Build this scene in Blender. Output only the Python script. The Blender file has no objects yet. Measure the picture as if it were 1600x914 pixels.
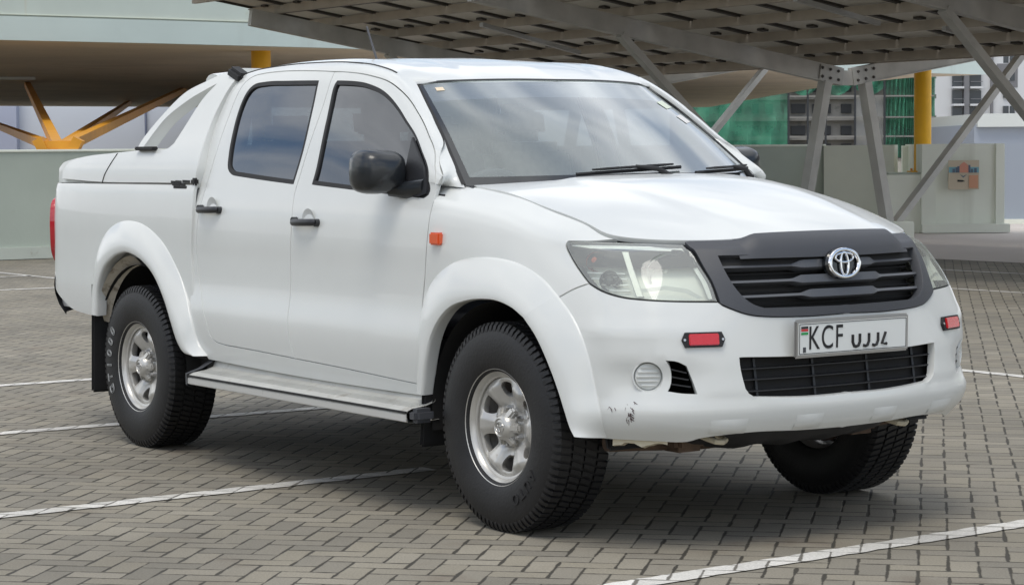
import bpy, bmesh, math, random
import numpy as np
from mathutils import Vector, Matrix
from mathutils.geometry import delaunay_2d_cdt
from mathutils.bvhtree import BVHTree
random.seed(7)
R = math.radians
scene = bpy.context.scene
COL = scene.collection

# ------------------------------------------------------------------ camera
CP = np.array([6.83935096, -5.5099656, 1.39162861])
CR_ = np.array([0.56612458, 0.82427259, -0.0088123])
CU = np.array([-0.04566323, 0.04203268, 0.9980722])
CD = np.array([-0.82305397, 0.5646308, -0.06143468])
F = 3525.43
cam = bpy.data.cameras.new('camera'); camo = bpy.data.objects.new('camera', cam); COL.objects.link(camo)
cam.sensor_width = 36; cam.lens = F * 36 / 1600; cam.clip_start = .1; cam.clip_end = 6000
camo.matrix_world = Matrix(((CR_[0], CU[0], -CD[0], CP[0]), (CR_[1], CU[1], -CD[1], CP[1]), (CR_[2], CU[2], -CD[2], CP[2]), (0, 0, 0, 1)))
scene.camera = camo

# ------------------------------------------------------------------ world, sun, exposure
SUN_EL, SUN_AZ = R(65), R(-52)          # azimuth measured from +x towards +y
w = bpy.data.worlds.new('World'); scene.world = w; w.use_nodes = True
nt = w.node_tree; bg = nt.nodes['Background']; bg.inputs[1].default_value = .15
sky = nt.nodes.new('ShaderNodeTexSky'); sky.sky_type = 'NISHITA'; sky.sun_disc = False
sky.sun_elevation = SUN_EL; sky.sun_rotation = math.pi / 2 - SUN_AZ
tc = nt.nodes.new('ShaderNodeTexCoord')
mp = nt.nodes.new('ShaderNodeMapping'); mp.inputs['Scale'].default_value = (1, 1, 2.6)
nz = nt.nodes.new('ShaderNodeTexNoise'); nz.inputs['Scale'].default_value = 2.3; nz.inputs['Detail'].default_value = 9; nz.inputs['Roughness'].default_value = .52
rp = nt.nodes.new('ShaderNodeValToRGB'); rp.color_ramp.elements[0].position = .40; rp.color_ramp.elements[1].position = .56
nz2 = nt.nodes.new('ShaderNodeTexNoise'); nz2.inputs['Scale'].default_value = 3.1; nz2.inputs['Detail'].default_value = 7
rp2 = nt.nodes.new('ShaderNodeValToRGB'); rp2.color_ramp.elements[0].color = (6.0, 6.2, 6.5, 1); rp2.color_ramp.elements[1].color = (10.4, 10.6, 10.8, 1)
rp2.color_ramp.elements[0].position = .36; rp2.color_ramp.elements[1].position = .66
mx = nt.nodes.new('ShaderNodeMix'); mx.data_type = 'RGBA'
L = nt.links.new
L(tc.outputs['Generated'], mp.inputs[0]); L(mp.outputs[0], nz.inputs[0]); L(mp.outputs[0], nz2.inputs[0])
L(nz.outputs[0], rp.inputs[0]); L(nz2.outputs[0], rp2.inputs[0])
L(rp.outputs[0], mx.inputs[0]); L(sky.outputs[0], mx.inputs[6]); L(rp2.outputs[0], mx.inputs[7]); L(mx.outputs[2], bg.inputs[0])
sl = bpy.data.lights.new('sun', 'SUN'); sl.energy = 1.35; sl.angle = R(25); sl.color = (1, .94, .84)
so = bpy.data.objects.new('sun', sl); COL.objects.link(so)
sd = Vector((math.cos(SUN_EL) * math.cos(SUN_AZ), math.cos(SUN_EL) * math.sin(SUN_AZ), math.sin(SUN_EL)))
so.rotation_euler = sd.to_track_quat('Z', 'Y').to_euler()
vs = scene.view_settings; vs.view_transform = 'Standard'; vs.look = 'None'; vs.exposure = .09; vs.gamma = 1; vs.use_curve_mapping = False
scene.render.engine = 'CYCLES'

# ------------------------------------------------------------------ helpers
def ray(px, py): return CD + CR_ * ((px - 800) / F) - CU * ((py - 457) / F)
def at(px, py, D): return CP + ray(px, py) * D
def on(px, py, ax, val):
    v = ray(px, py); k = 'xyz'.index(ax); return CP + v * ((val - CP[k]) / v[k])
def tag(o, label=None, cat=None, group=None, kind=None):
    if label: o['label'] = label
    if cat: o['category'] = cat
    if group: o['group'] = group
    if kind: o['kind'] = kind
    return o
def thing(name, label, cat, loc=(0, 0, 0), group=None):
    o = bpy.data.objects.new(name, None); o.empty_display_size = .1; COL.objects.link(o); o.location = loc
    return tag(o, label, cat, group)
def mesh(name, V, Fc, mat=None, parent=None, smooth=40, mats=None, fm=None):
    me = bpy.data.meshes.new(name)
    me.from_pydata([tuple(map(float, v)) for v in V], [], [tuple(int(i) for i in f) for f in Fc])
    for m in (mats or ([mat] if mat else [])): me.materials.append(m)
    if fm is not None: me.polygons.foreach_set('material_index', fm)
    me.update()
    if smooth:
        me.shade_smooth(); me.set_sharp_from_angle(angle=R(smooth))
    o = bpy.data.objects.new(name, me); COL.objects.link(o)
    if parent: o.parent = parent; o.matrix_parent_inverse = Matrix.Translation(-root_loc(parent))
    return o
def root_loc(p): return Vector(p.location) if p.parent is None else Vector((0, 0, 0))
class MB:
    """collects shapes and links them as ONE mesh"""
    def __init__(s): s.V = []; s.F = []; s.M = []; s.cur = 0
    def add(s, V, Fc):
        b = len(s.V); s.V += [tuple(v) for v in V]; s.F += [tuple(i + b for i in f) for f in Fc]; s.M += [s.cur] * len(Fc); return s
    def box(s, c, size, rot=None, bev=0):
        bm = bmesh.new(); bmesh.ops.create_cube(bm, size=1)
        for v in bm.verts: v.co = Vector((v.co.x * size[0], v.co.y * size[1], v.co.z * size[2]))
        if bev: bmesh.ops.bevel(bm, geom=bm.edges[:], offset=min(bev, min(size) * .45), segments=2, affect='EDGES')
        m = Matrix.Translation(Vector(c)) @ (rot.to_4x4() if rot else Matrix.Identity(4)); bm.transform(m)
        bm.verts.index_update(); s.add([v.co[:] for v in bm.verts], [[v.index for v in f.verts] for f in bm.faces]); bm.free(); return s
    def bar(s, a, b, wd, ht, up=(0, 0, 1), bev=0):
        a = Vector(a); b = Vector(b); d = (b - a); X = d.normalized(); U = Vector(up); Y = U.cross(X).normalized(); Z = X.cross(Y)
        rot = Matrix((X, Y, Z)).transposed(); return s.box((a + b) / 2, (d.length, wd, ht), rot, bev)
    def tube(s, pts, r, n=12, caps=True, sx=1.0):
        pts = [Vector(p) for p in pts]; rr = r if hasattr(r, '__len__') else [r] * len(pts); V = []; Fc = []; up = None
        for i, p in enumerate(pts):
            t = (pts[min(i + 1, len(pts) - 1)] - pts[max(i - 1, 0)]).normalized()
            if up is None: up = Vector((0, 0, 1)) if abs(t.z) < .9 else Vector((1, 0, 0))
            sd_ = t.cross(up).normalized(); up = sd_.cross(t).normalized()
            for k in range(n):
                a = 2 * math.pi * k / n; V.append(p + (sd_ * math.cos(a) * sx + up * math.sin(a)) * rr[i])
        for i in range(len(pts) - 1):
            for k in range(n): Fc.append((i * n + k, i * n + (k + 1) % n, (i + 1) * n + (k + 1) % n, (i + 1) * n + k))
        if caps: Fc.append(tuple(range(n))[::-1]); Fc.append(tuple(range((len(pts) - 1) * n, len(pts) * n)))
        return s.add(V, Fc)
    def lathe(s, prof, c, axis=(0, -1, 0), n=48, close=False):
        A = Vector(axis).normalized(); X = Vector((1, 0, 0)) if abs(A.x) < .9 else Vector((0, 0, 1)); X = (X - A * X.dot(A)).normalized(); Y = A.cross(X); c = Vector(c)
        V = []; Fc = []; m = len(prof)
        for k in range(n):
            a = 2 * math.pi * k / n; dr = X * math.cos(a) + Y * math.sin(a)
            for (r, h) in prof: V.append(c + dr * r + A * h)
        for k in range(n):
            for j in range(m - 1 + (1 if close else 0)):
                j2 = (j + 1) % m; Fc.append((k * m + j, ((k + 1) % n) * m + j, ((k + 1) % n) * m + j2, k * m + j2))
        return s.add(V, Fc)
    def prism(s, poly, ext, base=None):
        """poly: list of 3D points, extruded by vector ext"""
        P = [Vector(p) for p in poly]; E = Vector(ext); n = len(P)
        V = P + [p + E for p in P]; Fc = [tuple(range(n))[::-1], tuple(range(n, 2 * n))] + [(i, (i + 1) % n, n + (i + 1) % n, n + i) for i in range(n)]
        return s.add(V, Fc)
    def grid(s, G, thick=None):
        """G: rows of points"""
        m = len(G); n = len(G[0]); V = [p for r in G for p in r]
        return s.add(V, [(i * n + j, i * n + j + 1, (i + 1) * n + j + 1, (i + 1) * n + j) for i in range(m - 1) for j in range(n - 1)])
    def mirror(s):
        """adds the y-mirrored copy of all that is in it so far"""
        b = len(s.V); V = [(v[0], -v[1], v[2]) for v in s.V]; F2 = [tuple(i + b for i in f[::-1]) for f in s.F]; s.V += V; s.F += F2; s.M += list(s.M); return s
    def flip(s):
        s.V = [(v[0], -v[1], v[2]) for v in s.V]; s.F = [f[::-1] for f in s.F]; return s
    def build(s, name, mat, parent=None, smooth=40, mats=None):
        o = mesh(name, s.V, s.F, mat, parent, smooth, mats, s.M if mats else None)
        bm = bmesh.new(); bm.from_mesh(o.data); bmesh.ops.recalc_face_normals(bm, faces=bm.faces); bm.to_mesh(o.data); bm.free(); return o

# ------------------------------------------------------------------ materials
MATS = {}
def nodes_mat(name):
    m = bpy.data.materials.new(name); m.use_nodes = True; MATS[name] = m
    return m, m.node_tree, m.node_tree.nodes['Principled BSDF']
def mat(name, col, rough=.5, metal=0, coat=0, noise=0, nscale=8, bump=0, bscale=60, spec=None, rvar=0, dirt=None, streak=None):
    m, nt, b = nodes_mat(name); lk = nt.links.new
    b.inputs['Base Color'].default_value = (*col, 1); b.inputs['Roughness'].default_value = rough; b.inputs['Metallic'].default_value = metal
    b.inputs['Coat Weight'].default_value = coat; b.inputs['Coat Roughness'].default_value = .04
    if spec is not None: b.inputs['Specular IOR Level'].default_value = spec
    geo = nt.nodes.new('ShaderNodeTexCoord')
    if noise or dirt:
        n = nt.nodes.new('ShaderNodeTexNoise'); n.inputs['Scale'].default_value = nscale; n.inputs['Detail'].default_value = 8; lk(geo.outputs['Object'], n.inputs[0])
        r = nt.nodes.new('ShaderNodeMapRange'); r.inputs[1].default_value = .3; r.inputs[2].default_value = .7; r.inputs[3].default_value = 1 - noise; r.inputs[4].default_value = 1 + noise * .5
        lk(n.outputs[0], r.inputs[0]); x = nt.nodes.new('ShaderNodeMix'); x.data_type = 'RGBA'; x.blend_type = 'MULTIPLY'; x.inputs[0].default_value = 1
        x.inputs[6].default_value = (*col, 1); lk(r.outputs[0], x.inputs[7]); out = x.outputs[2]
        if dirt:
            n2 = nt.nodes.new('ShaderNodeTexNoise'); n2.inputs['Scale'].default_value = dirt[1]; n2.inputs['Detail'].default_value = 10; n2.inputs['Roughness'].default_value = .7; lk(geo.outputs['Object'], n2.inputs[0])
            r2 = nt.nodes.new('ShaderNodeMapRange'); r2.inputs[1].default_value = dirt[2]; r2.inputs[2].default_value = dirt[2] + .15; lk(n2.outputs[0], r2.inputs[0])
            y = nt.nodes.new('ShaderNodeMix'); y.data_type = 'RGBA'; lk(r2.outputs[0], y.inputs[0]); lk(out, y.inputs[6]); y.inputs[7].default_value = (*dirt[0], 1); out = y.outputs[2]
        if streak:
            mp_ = nt.nodes.new('ShaderNodeMapping'); mp_.inputs['Scale'].default_value = (streak[1], streak[1], streak[1] * .06); lk(geo.outputs['Object'], mp_.inputs[0]); n3 = nt.nodes.new('ShaderNodeTexNoise'); n3.inputs['Detail'].default_value = 7; n3.inputs['Scale'].default_value = 1; lk(mp_.outputs[0], n3.inputs[0])
            r3 = nt.nodes.new('ShaderNodeMapRange'); r3.inputs[1].default_value = streak[2]; r3.inputs[2].default_value = streak[2] + .16; r3.inputs[4].default_value = streak[3]; lk(n3.outputs[0], r3.inputs[0])
            z_ = nt.nodes.new('ShaderNodeMix'); z_.data_type = 'RGBA'; lk(r3.outputs[0], z_.inputs[0]); lk(out, z_.inputs[6]); z_.inputs[7].default_value = (*streak[0], 1); out = z_.outputs[2]
        lk(out, b.inputs['Base Color'])
    if bump:
        n = nt.nodes.new('ShaderNodeTexNoise'); n.inputs['Scale'].default_value = bscale; n.inputs['Detail'].default_value = 6; lk(geo.outputs['Object'], n.inputs[0])
        bp = nt.nodes.new('ShaderNodeBump'); bp.inputs['Strength'].default_value = bump; bp.inputs['Distance'].default_value = .01; lk(n.outputs[0], bp.inputs['Height']); lk(bp.outputs[0], b.inputs['Normal'])
    if rvar:
        n = nt.nodes.new('ShaderNodeTexNoise'); n.inputs['Scale'].default_value = 5; lk(geo.outputs['Object'], n.inputs[0])
        r = nt.nodes.new('ShaderNodeMapRange'); r.inputs[3].default_value = rough - rvar; r.inputs[4].default_value = rough + rvar; lk(n.outputs[0], r.inputs[0]); lk(r.outputs[0], b.inputs['Roughness'])
    return m
def glassmat(name, tint, refl, rough=.01, haze=None, film=(.45, .5, .48)):
    """thin pane: tinted see-through + a glossy share that grows at grazing angles + dusty film that also paints in pale sky reflection"""
    m = bpy.data.materials.new(name); m.use_nodes = True; nt = m.node_tree; nt.nodes.clear(); lk = nt.links.new
    out = nt.nodes.new('ShaderNodeOutputMaterial'); tr = nt.nodes.new('ShaderNodeBsdfTransparent'); tr.inputs[0].default_value = (*tint, 1)
    gl = nt.nodes.new('ShaderNodeBsdfGlossy'); gl.inputs['Roughness'].default_value = rough; gl.inputs[0].default_value = (.95, .97, 1, 1)
    lw = nt.nodes.new('ShaderNodeLayerWeight'); lw.inputs[0].default_value = .5
    r = nt.nodes.new('ShaderNodeMapRange'); r.inputs[3].default_value = refl; r.inputs[4].default_value = min(1, refl + .6); r.inputs[1].default_value = .35
    lk(lw.outputs['Facing'], r.inputs[0]); mx = nt.nodes.new('ShaderNodeMixShader'); lk(r.outputs[0], mx.inputs[0])
    df = nt.nodes.new('ShaderNodeBsdfDiffuse'); df.inputs[0].default_value = (*film, 1)  # diffuse film also stands in for bright sky mirrored in the pane
    m2 = nt.nodes.new('ShaderNodeMixShader'); m2.inputs[0].default_value = haze or 0; lk(tr.outputs[0], m2.inputs[1]); lk(df.outputs[0], m2.inputs[2])
    lk(m2.outputs[0], mx.inputs[1]); lk(gl.outputs[0], mx.inputs[2]); lk(mx.outputs[0], out.inputs[0]); return m

paint = mat('white_paint', (.66, .675, .655), .32, coat=.5, noise=.03, nscale=3, dirt=((.60, .57, .50), 9, .70))
paint_in = mat('white_inner', (.5, .5, .48), .6)
trimblk = mat('black_plastic', (.02, .021, .024), .42, bump=.08, bscale=400)
slatm = mat('slat_grey', (.085, .09, .10), .38)
greyplast = mat('grey_plastic', (.055, .058, .066), .5, bump=.1, bscale=500)
rubber = mat('rubber', (.014, .014, .015), .65, noise=.3, nscale=14)
gloss_black = mat('gloss_black', (.010, .012, .014), .12, coat=.5)
dark = mat('dark_inner', (.012, .012, .012), .8)
tyremat = mat('tyre_rubber', (.0095, .0095, .0105), .55, noise=.35, nscale=9, bump=.15, bscale=90, dirt=((.030, .028, .025), 14, .64))
rimmat = mat('rim_silver', (.56, .55, .52), .30, metal=.45, noise=.15, nscale=12, dirt=((.20, .15, .10), 16, .62))
steel = mat('steel', (.5, .5, .5), .3, metal=1)
chrome = mat('chrome', (.85, .85, .86), .08, metal=1)
rust = mat('rusty_metal', (.12, .08, .055), .8, noise=.5, nscale=20)
cream = mat('cream_paint', (.6, .55, .42), .6, dirt=((.15, .09, .05), 12, .55))
redrefl = mat('red_reflector', (.62, .01, .015), .18, coat=1, bump=.25, bscale=300)
orangel = mat('orange_lens', (.75, .10, .02), .15, coat=1)
tail_red = mat('tail_lens', (.45, .01, .02), .12, coat=1)
seatm = mat('seat_fabric', (.50, .46, .42), .9, noise=.2, nscale=30)
dashm = mat('dash_plastic', (.09, .09, .10), .7)
beige = mat('beige_trim', (.42, .38, .32), .8)
bowlm = mat('lamp_bowl', (.50, .53, .50), .30, metal=.2)
lampchrome = mat('lamp_reflector', (.90, .92, .88), .33, metal=.5, noise=.1, nscale=30)
lampdull = mat('lamp_housing', (.80, .82, .76), .35)
platewhite = mat('plate_white', (.72, .74, .72), .4)
stepmat = mat('step_grey', (.50, .50, .47), .5, metal=.2, noise=.12, nscale=7, dirt=((.36, .34, .30), 9, .55))
wsglass = glassmat('windscreen_glass', (.78, .84, .82), .10, rough=.10, haze=.28, film=(.42, .48, .46))
tintglass = glassmat('tinted_glass', (.10, .115, .13), .06, haze=.05, film=(.05, .06, .08))
lensglass = glassmat('lamp_lens', (.92, .95, .90), .03, rough=.03, haze=.24, film=(.90, .92, .88))

# ------------------------------------------------------------------ surfaces
def herm(k, P, t, axis=0):
    """Catmull-Rom on uneven knots k; P[...] along axis 0; t array"""
    k = np.asarray(k, float); P = np.asarray(P, float); t = np.asarray(t, float)
    n = len(k); tg = np.zeros_like(P)
    dk = np.diff(k); sl = np.diff(P, axis=0) / dk.reshape((-1,) + (1,) * (P.ndim - 1))
    for i in range(1, n - 1): tg[i] = (sl[i - 1] * dk[i] + sl[i] * dk[i - 1]) / (dk[i] + dk[i - 1])
    tg[0] = sl[0]; tg[-1] = sl[-1]
    i = np.clip(np.searchsorted(k, t, side='right') - 1, 0, n - 2); h = dk[i]; s = (t - k[i]) / h
    return k, i, h, s, tg
def interp(k, P, t):
    k, i, h, s, tg = herm(k, P, t); P = np.asarray(P, float)
    def e(a): return a.reshape(a.shape + (1,) * (P.ndim - 1))
    s_, h_ = e(s), e(h); lo = np.clip(s_, 0, 1)
    v = (2 * lo**3 - 3 * lo**2 + 1) * P[i] + (lo**3 - 2 * lo**2 + lo) * h_ * tg[i] + (-2 * lo**3 + 3 * lo**2) * P[i + 1] + (lo**3 - lo**2) * h_ * tg[i + 1]
    v = v + (s_ - lo) * h_ * np.where(s_ < 0, tg[i], tg[i + 1]); return v
class Lat:
    def __getattr__(s, k):
        if k in ('sg', 'bvh', 'uvs', 'fc'): prep(s); return s.__dict__[k]
        raise AttributeError(k)
    """surface through a lattice of points P[col][row] = (x, w, z); w is the distance to the right of the centre line (y = -w)"""
    def __init__(s, uk, vk, P, sym0=False):
        s.uk = list(uk); s.vk = list(vk); s.sym = sym0; P = np.array(P, float)
        if sym0:   # reflect columns about u=0 for a smooth centre line
            q = P[1:3][::-1].copy(); q[..., 1] *= -1; P = np.concatenate([q, P]); s.uk = [-s.uk[2], -s.uk[1]] + s.uk
        s.P = P
    def ev(s, uv):
        uv = np.atleast_2d(np.asarray(uv, float)); A = interp(s.uk, s.P, uv[:, 0])     # N,rows,3
        B = np.transpose(A, (1, 0, 2)); out = np.zeros((len(uv), 3)); v = uv[:, 1]
        k, i, h, t, tg = herm(s.vk, B, v); n = np.arange(len(v)); lo = np.clip(t, 0, 1)[:, None]; h_ = h[:, None]
        out = (2*lo**3-3*lo**2+1)*B[i, n] + (lo**3-2*lo**2+lo)*h_*tg[i, n] + (-2*lo**3+3*lo**2)*B[i+1, n] + (lo**3-lo**2)*h_*tg[i+1, n]
        t_ = t[:, None]; out = out + (t_ - lo) * h_ * np.where(t_ < 0, tg[i, n], tg[i + 1, n])
        out[:, 1] *= -1; return out
    def dom(s): return (0 if s.sym else s.uk[0], s.uk[-1], s.vk[0], s.vk[-1])
class HF:
    def __getattr__(s, k):
        if k in ('sg', 'bvh', 'uvs', 'fc'): prep(s); return s.__dict__[k]
        raise AttributeError(k)
    """height field given by a function of (u, v) arrays -> 3 arrays"""
    def __init__(s, fn, dom): s.fn = fn; s._d = dom
    def ev(s, uv):
        uv = np.atleast_2d(np.asarray(uv, float)); return np.stack(s.fn(uv[:, 0], uv[:, 1]), 1)
    def dom(s): return s._d
def normals(S, uv, e=2e-3):
    uv = np.atleast_2d(np.asarray(uv, float)); a = S.ev(uv + [e, 0]) - S.ev(uv - [e, 0]); b = S.ev(uv + [0, e]) - S.ev(uv - [0, e])
    n = np.cross(a, b); n /= (np.linalg.norm(n, axis=1)[:, None] + 1e-12); return n
def prep(S, nu=260, nv=130):
    u0, u1, v0, v1 = S.dom(); U = np.linspace(u0, u1, nu); Vv = np.linspace(v0, v1, nv)
    uv = np.array([(a, b) for a in U for b in Vv]); P = S.ev(uv)
    fc = [(i*nv+j, i*nv+j+1, (i+1)*nv+j+1, (i+1)*nv+j) for i in range(nu-1) for j in range(nv-1)]
    S.uvs = uv; S.bvh = BVHTree.FromPolygons([tuple(p) for p in P], fc); S.fc = fc; S.nv = nv
    # outward sign: at the domain middle compare with the direction from a point on the centre line inside
    mid = [[(u0+u1)/2, (v0+v1)/2]]; n = normals(S, mid)[0]; p = S.ev(mid)[0]; S.sg = 1 if n @ (p - np.array([-1.5, 0, .6])) > 0 else -1
def hit(S, px, py, far=False):
    """surface parameters under a pixel of the photograph"""
    S.sg
    o = Vector(CP); d = Vector(ray(px, py)).normalized()
    loc, nrm, idx, dist = S.bvh.ray_cast(o, d)
    if loc is None: loc, nrm, idx, dist = S.bvh.find_nearest(o + d * near_guess(S, px, py))
    f = S.fc[idx]; a = S.uvs[f[0]]; b = S.uvs[f[2]]; uv = (a + b) / 2
    L_ = np.array(loc)
    for it in range(12):
        e = 1e-3; p = S.ev([uv])[0]; J = np.stack([(S.ev([uv + [e, 0]])[0] - p) / e, (S.ev([uv + [0, e]])[0] - p) / e], 1)
        st, *_ = np.linalg.lstsq(J, L_ - p, rcond=None); uv = uv + np.clip(st, -.1, .1)
    return uv
def near_guess(S, px, py):
    P = S.ev([[(S.dom()[0] + S.dom()[1]) / 2, (S.dom()[2] + S.dom()[3]) / 2]])[0]; v = P - CP; best = np.linalg.norm(v)
    # closest approach over the sampled surface
    Q = S.ev(S.uvs[::7]) - CP; d = ray(px, py); d = d / np.linalg.norm(d); t = Q @ d; r_ = np.linalg.norm(Q - t[:, None] * d, axis=1); return float(t[np.argmin(r_)])
def spline(pts, step=.02, closed=False):
    """chord-length Catmull-Rom through 2-D/3-D points"""
    P = np.array(pts, float)
    if len(P) == 2:
        n = max(1, int(np.linalg.norm(P[1] - P[0]) / step)); return [P[0] + (P[1] - P[0]) * i / n for i in range(n + 1)]
    k = np.concatenate([[0], np.cumsum(np.sqrt(np.linalg.norm(np.diff(P, axis=0), axis=1)) + 1e-9)])
    n = max(4, int(np.linalg.norm(np.diff(P, axis=0), axis=1).sum() / step)); t = np.linspace(0, k[-1], n * 4 + 1)
    Q = interp(k, P, t); d = np.concatenate([[0], np.cumsum(np.linalg.norm(np.diff(Q, axis=0), axis=1))])
    tt = np.interp(np.linspace(0, d[-1], n + 1), d, t); return list(interp(k, P, tt))
def C(S, *pts):
    """one smooth run: ('c', z-ish v) fixes the centre line, ('uv', u, v) explicit, (px, py) traced"""
    out = []
    for p in pts:
        if p[0] == 'c': out.append(np.array([0.0, p[1]]))
        elif p[0] == 'uv': out.append(np.array(p[1:], float))
        else: out.append(hit(S, *p))
    return out
def loop(*runs, step=.02):
    out = []
    for i, r in enumerate(runs):
        nxt = runs[(i + 1) % len(runs)][0]; q = list(r)
        if np.linalg.norm(np.array(q[-1]) - np.array(nxt)) > 1e-6: q.append(nxt)
        out += spline(q, step)[:-1]
    # drop near-duplicates
    res = []
    for p in out:
        if not res or np.linalg.norm(p - res[-1]) > step * .2: res.append(p)
    if np.linalg.norm(res[0] - res[-1]) < step * .2: res.pop()
    return res
def inside(poly, P):
    poly = np.array(poly); x, y = P[:, 0], P[:, 1]; c = np.zeros(len(P), bool); n = len(poly)
    for i in range(n):
        x1, y1 = poly[i]; x2, y2 = poly[(i + 1) % n]
        if y1 == y2: continue
        m = ((y1 > y) != (y2 > y)) & (x < (x2 - x1) * (y - y1) / (y2 - y1) + x1); c ^= m
    return c
def dist_poly(poly, P):
    poly = np.array(poly); d = np.full(len(P), 1e9)
    for i in range(len(poly)):
        a = poly[i]; b = poly[(i + 1) % len(poly)]; ab = b - a; t = np.clip(((P - a) @ ab) / (ab @ ab + 1e-12), 0, 1); d = np.minimum(d, np.linalg.norm(P - a - t[:, None] * ab, axis=1))
    return d
def panel_data(S, outer, holes=(), step=.025, gap=.0028, depth=.016, off=0, rnd=.003, holedepth=None, center=False, hgap=None):
    """fine triangulated piece of surface S inside outline; borders turned inwards. Returns verts, faces (right side)"""
    S.sg
    loops = [list(outer)] + [list(h) for h in holes]
    A = sum(outer[i][0]*outer[(i+1) % len(outer)][1]-outer[(i+1) % len(outer)][0]*outer[i][1] for i in range(len(outer)))
    if A < 0: loops[0] = loops[0][::-1]
    for k in range(1, len(loops)):
        h = loops[k]; A = sum(h[i][0]*h[(i+1) % len(h)][1]-h[(i+1) % len(h)][0]*h[i][1] for i in range(len(h)))
        if A > 0: loops[k] = h[::-1]
    o = np.array(loops[0]); lo = o.min(0); hi = o.max(0)
    gx, gy = np.meshgrid(np.arange(lo[0] + step * .5, hi[0], step), np.arange(lo[1] + step * .5, hi[1], step * .87)); gx[1::2] += step / 2
    G = np.stack([gx.ravel(), gy.ravel()], 1); m = inside(loops[0], G) & (dist_poly(loops[0], G) > step * .55)
    for h in loops[1:]: m &= ~inside(h, G) & (dist_poly(h, G) > step * .55)
    G = G[m]; V2 = []; E = []
    for l in loops:
        b = len(V2); V2 += [Vector(p) for p in l]; E += [(b + i, b + (i + 1) % len(l)) for i in range(len(l))]
    nb = len(V2); V2 += [Vector(p) for p in G]
    vo, eo, fo, ov, oe, of = delaunay_2d_cdt(V2, E, [], 0, 1e-7)
    vo = np.array([tuple(v) for v in vo]); tri = np.array([f[:3] for f in fo if len(f) == 3]); cen = vo[tri].mean(1); keep = inside(loops[0], cen)
    for h in loops[1:]: keep &= ~inside(h, cen)
    tri = tri[keep]; P = S.ev(vo); N = normals(S, vo) * S.sg; P = P + N * off
    first = {}
    for j, lst in enumerate(ov):
        for a in lst: first.setdefault(a, j)
    Vs = [p for p in P]; Fc = [tuple(t) if S.sg > 0 else tuple(t[::-1]) for t in tri]
    b0 = 0
    for li, l in enumerate(loops):
        n = len(l); ids = [first.get(b0 + i, b0 + i) for i in range(n)]; b0 += n
        g = gap if li == 0 or hgap is None else hgap; dp = depth if li == 0 or holedepth is None else holedepth
        pts = P[ids]; nn = N[ids]; cen_ = [abs(pts[i][1]) < 2e-4 for i in range(n)]
        tg = np.roll(pts, -1, 0) - np.roll(pts, 1, 0); tg /= np.linalg.norm(tg, axis=1)[:, None] + 1e-12
        inw = np.cross(nn, tg) * S.sg
        for i in range(n):
            if center and cen_[i]:
                Vs[ids[i]] = pts[i] * [1, 0, 1]; continue
            # at a corner on the centre line keep y=0
            Vs[ids[i]] = pts[i] + inw[i] * g
        pts = np.array([Vs[i] for i in ids])
        r1 = pts - nn * rnd - inw * rnd * .4; r2 = pts - nn * dp - inw * rnd * .3
        if center:
            r1[cen_, 1] = 0; r2[cen_, 1] = 0
        a = len(Vs); Vs += list(r1) + list(r2)
        for i in range(n):
            j = (i + 1) % n
            if center and cen_[i] and cen_[j]: continue
            q1 = (ids[i], a + i, a + j, ids[j]); q2 = (a + i, a + n + i, a + n + j, a + j)
            if S.sg < 0: q1 = q1[::-1]; q2 = q2[::-1]
            Fc += [q1, q2]
    return Vs, Fc
def panel(name, S, outer, mat_, parent, holes=(), both=True, **k):
    V, Fc = panel_data(S, outer, holes, **k)
    return sides(name, V, Fc, mat_, parent, both)
def sides(name, V, Fc, mat_, parent, both=True, smooth=42):
    V = [tuple(v) for v in V]; Fm = [f[::-1] for f in Fc]; Vm = [(v[0], -v[1], v[2]) for v in V]
    pr = parent if isinstance(parent, (list, tuple)) else (parent, parent)
    r = mesh(name, V, Fc, mat_, pr[0], smooth)
    return (r, mesh(name, Vm, Fm, mat_, pr[1], smooth)) if both else (r, None)
def cpanel(name, S, outer, mat_, parent, holes=(), **k):
    """a panel that crosses the centre line: right half + mirrored half welded"""
    V, Fc = panel_data(S, outer, holes, center=True, **k); n = len(V)
    V2 = [tuple(v) for v in V] + [(v[0], -v[1], v[2]) for v in V]; F2 = [tuple(f) for f in Fc] + [tuple(i + n for i in f[::-1]) for f in Fc]
    o = mesh(name, V2, F2, mat_, parent, 0); bm = bmesh.new(); bm.from_mesh(o.data)
    cv = [v for v in bm.verts if abs(v.co.y) < 2e-4]; bmesh.ops.remove_doubles(bm, verts=cv, dist=4e-4); bm.to_mesh(o.data); bm.free()
    o.data.shade_smooth(); o.data.set_sharp_from_angle(angle=R(42)); return o
def pair(m, name, mt, parent, smooth=40):
    import copy
    m2 = copy.deepcopy(m); m2.flip(); return m.build(name, mt, parent, smooth), m2.build(name, mt, parent, smooth)
def ell(cx, cy, rx, ry, n=40, rot=0):
    return [(cx + rx*math.cos(a)*math.cos(rot) - ry*math.sin(a)*math.sin(rot), cy + rx*math.cos(a)*math.sin(rot) + ry*math.sin(a)*math.cos(rot)) for a in [2*math.pi*i/n for i in range(n)]]
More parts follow.
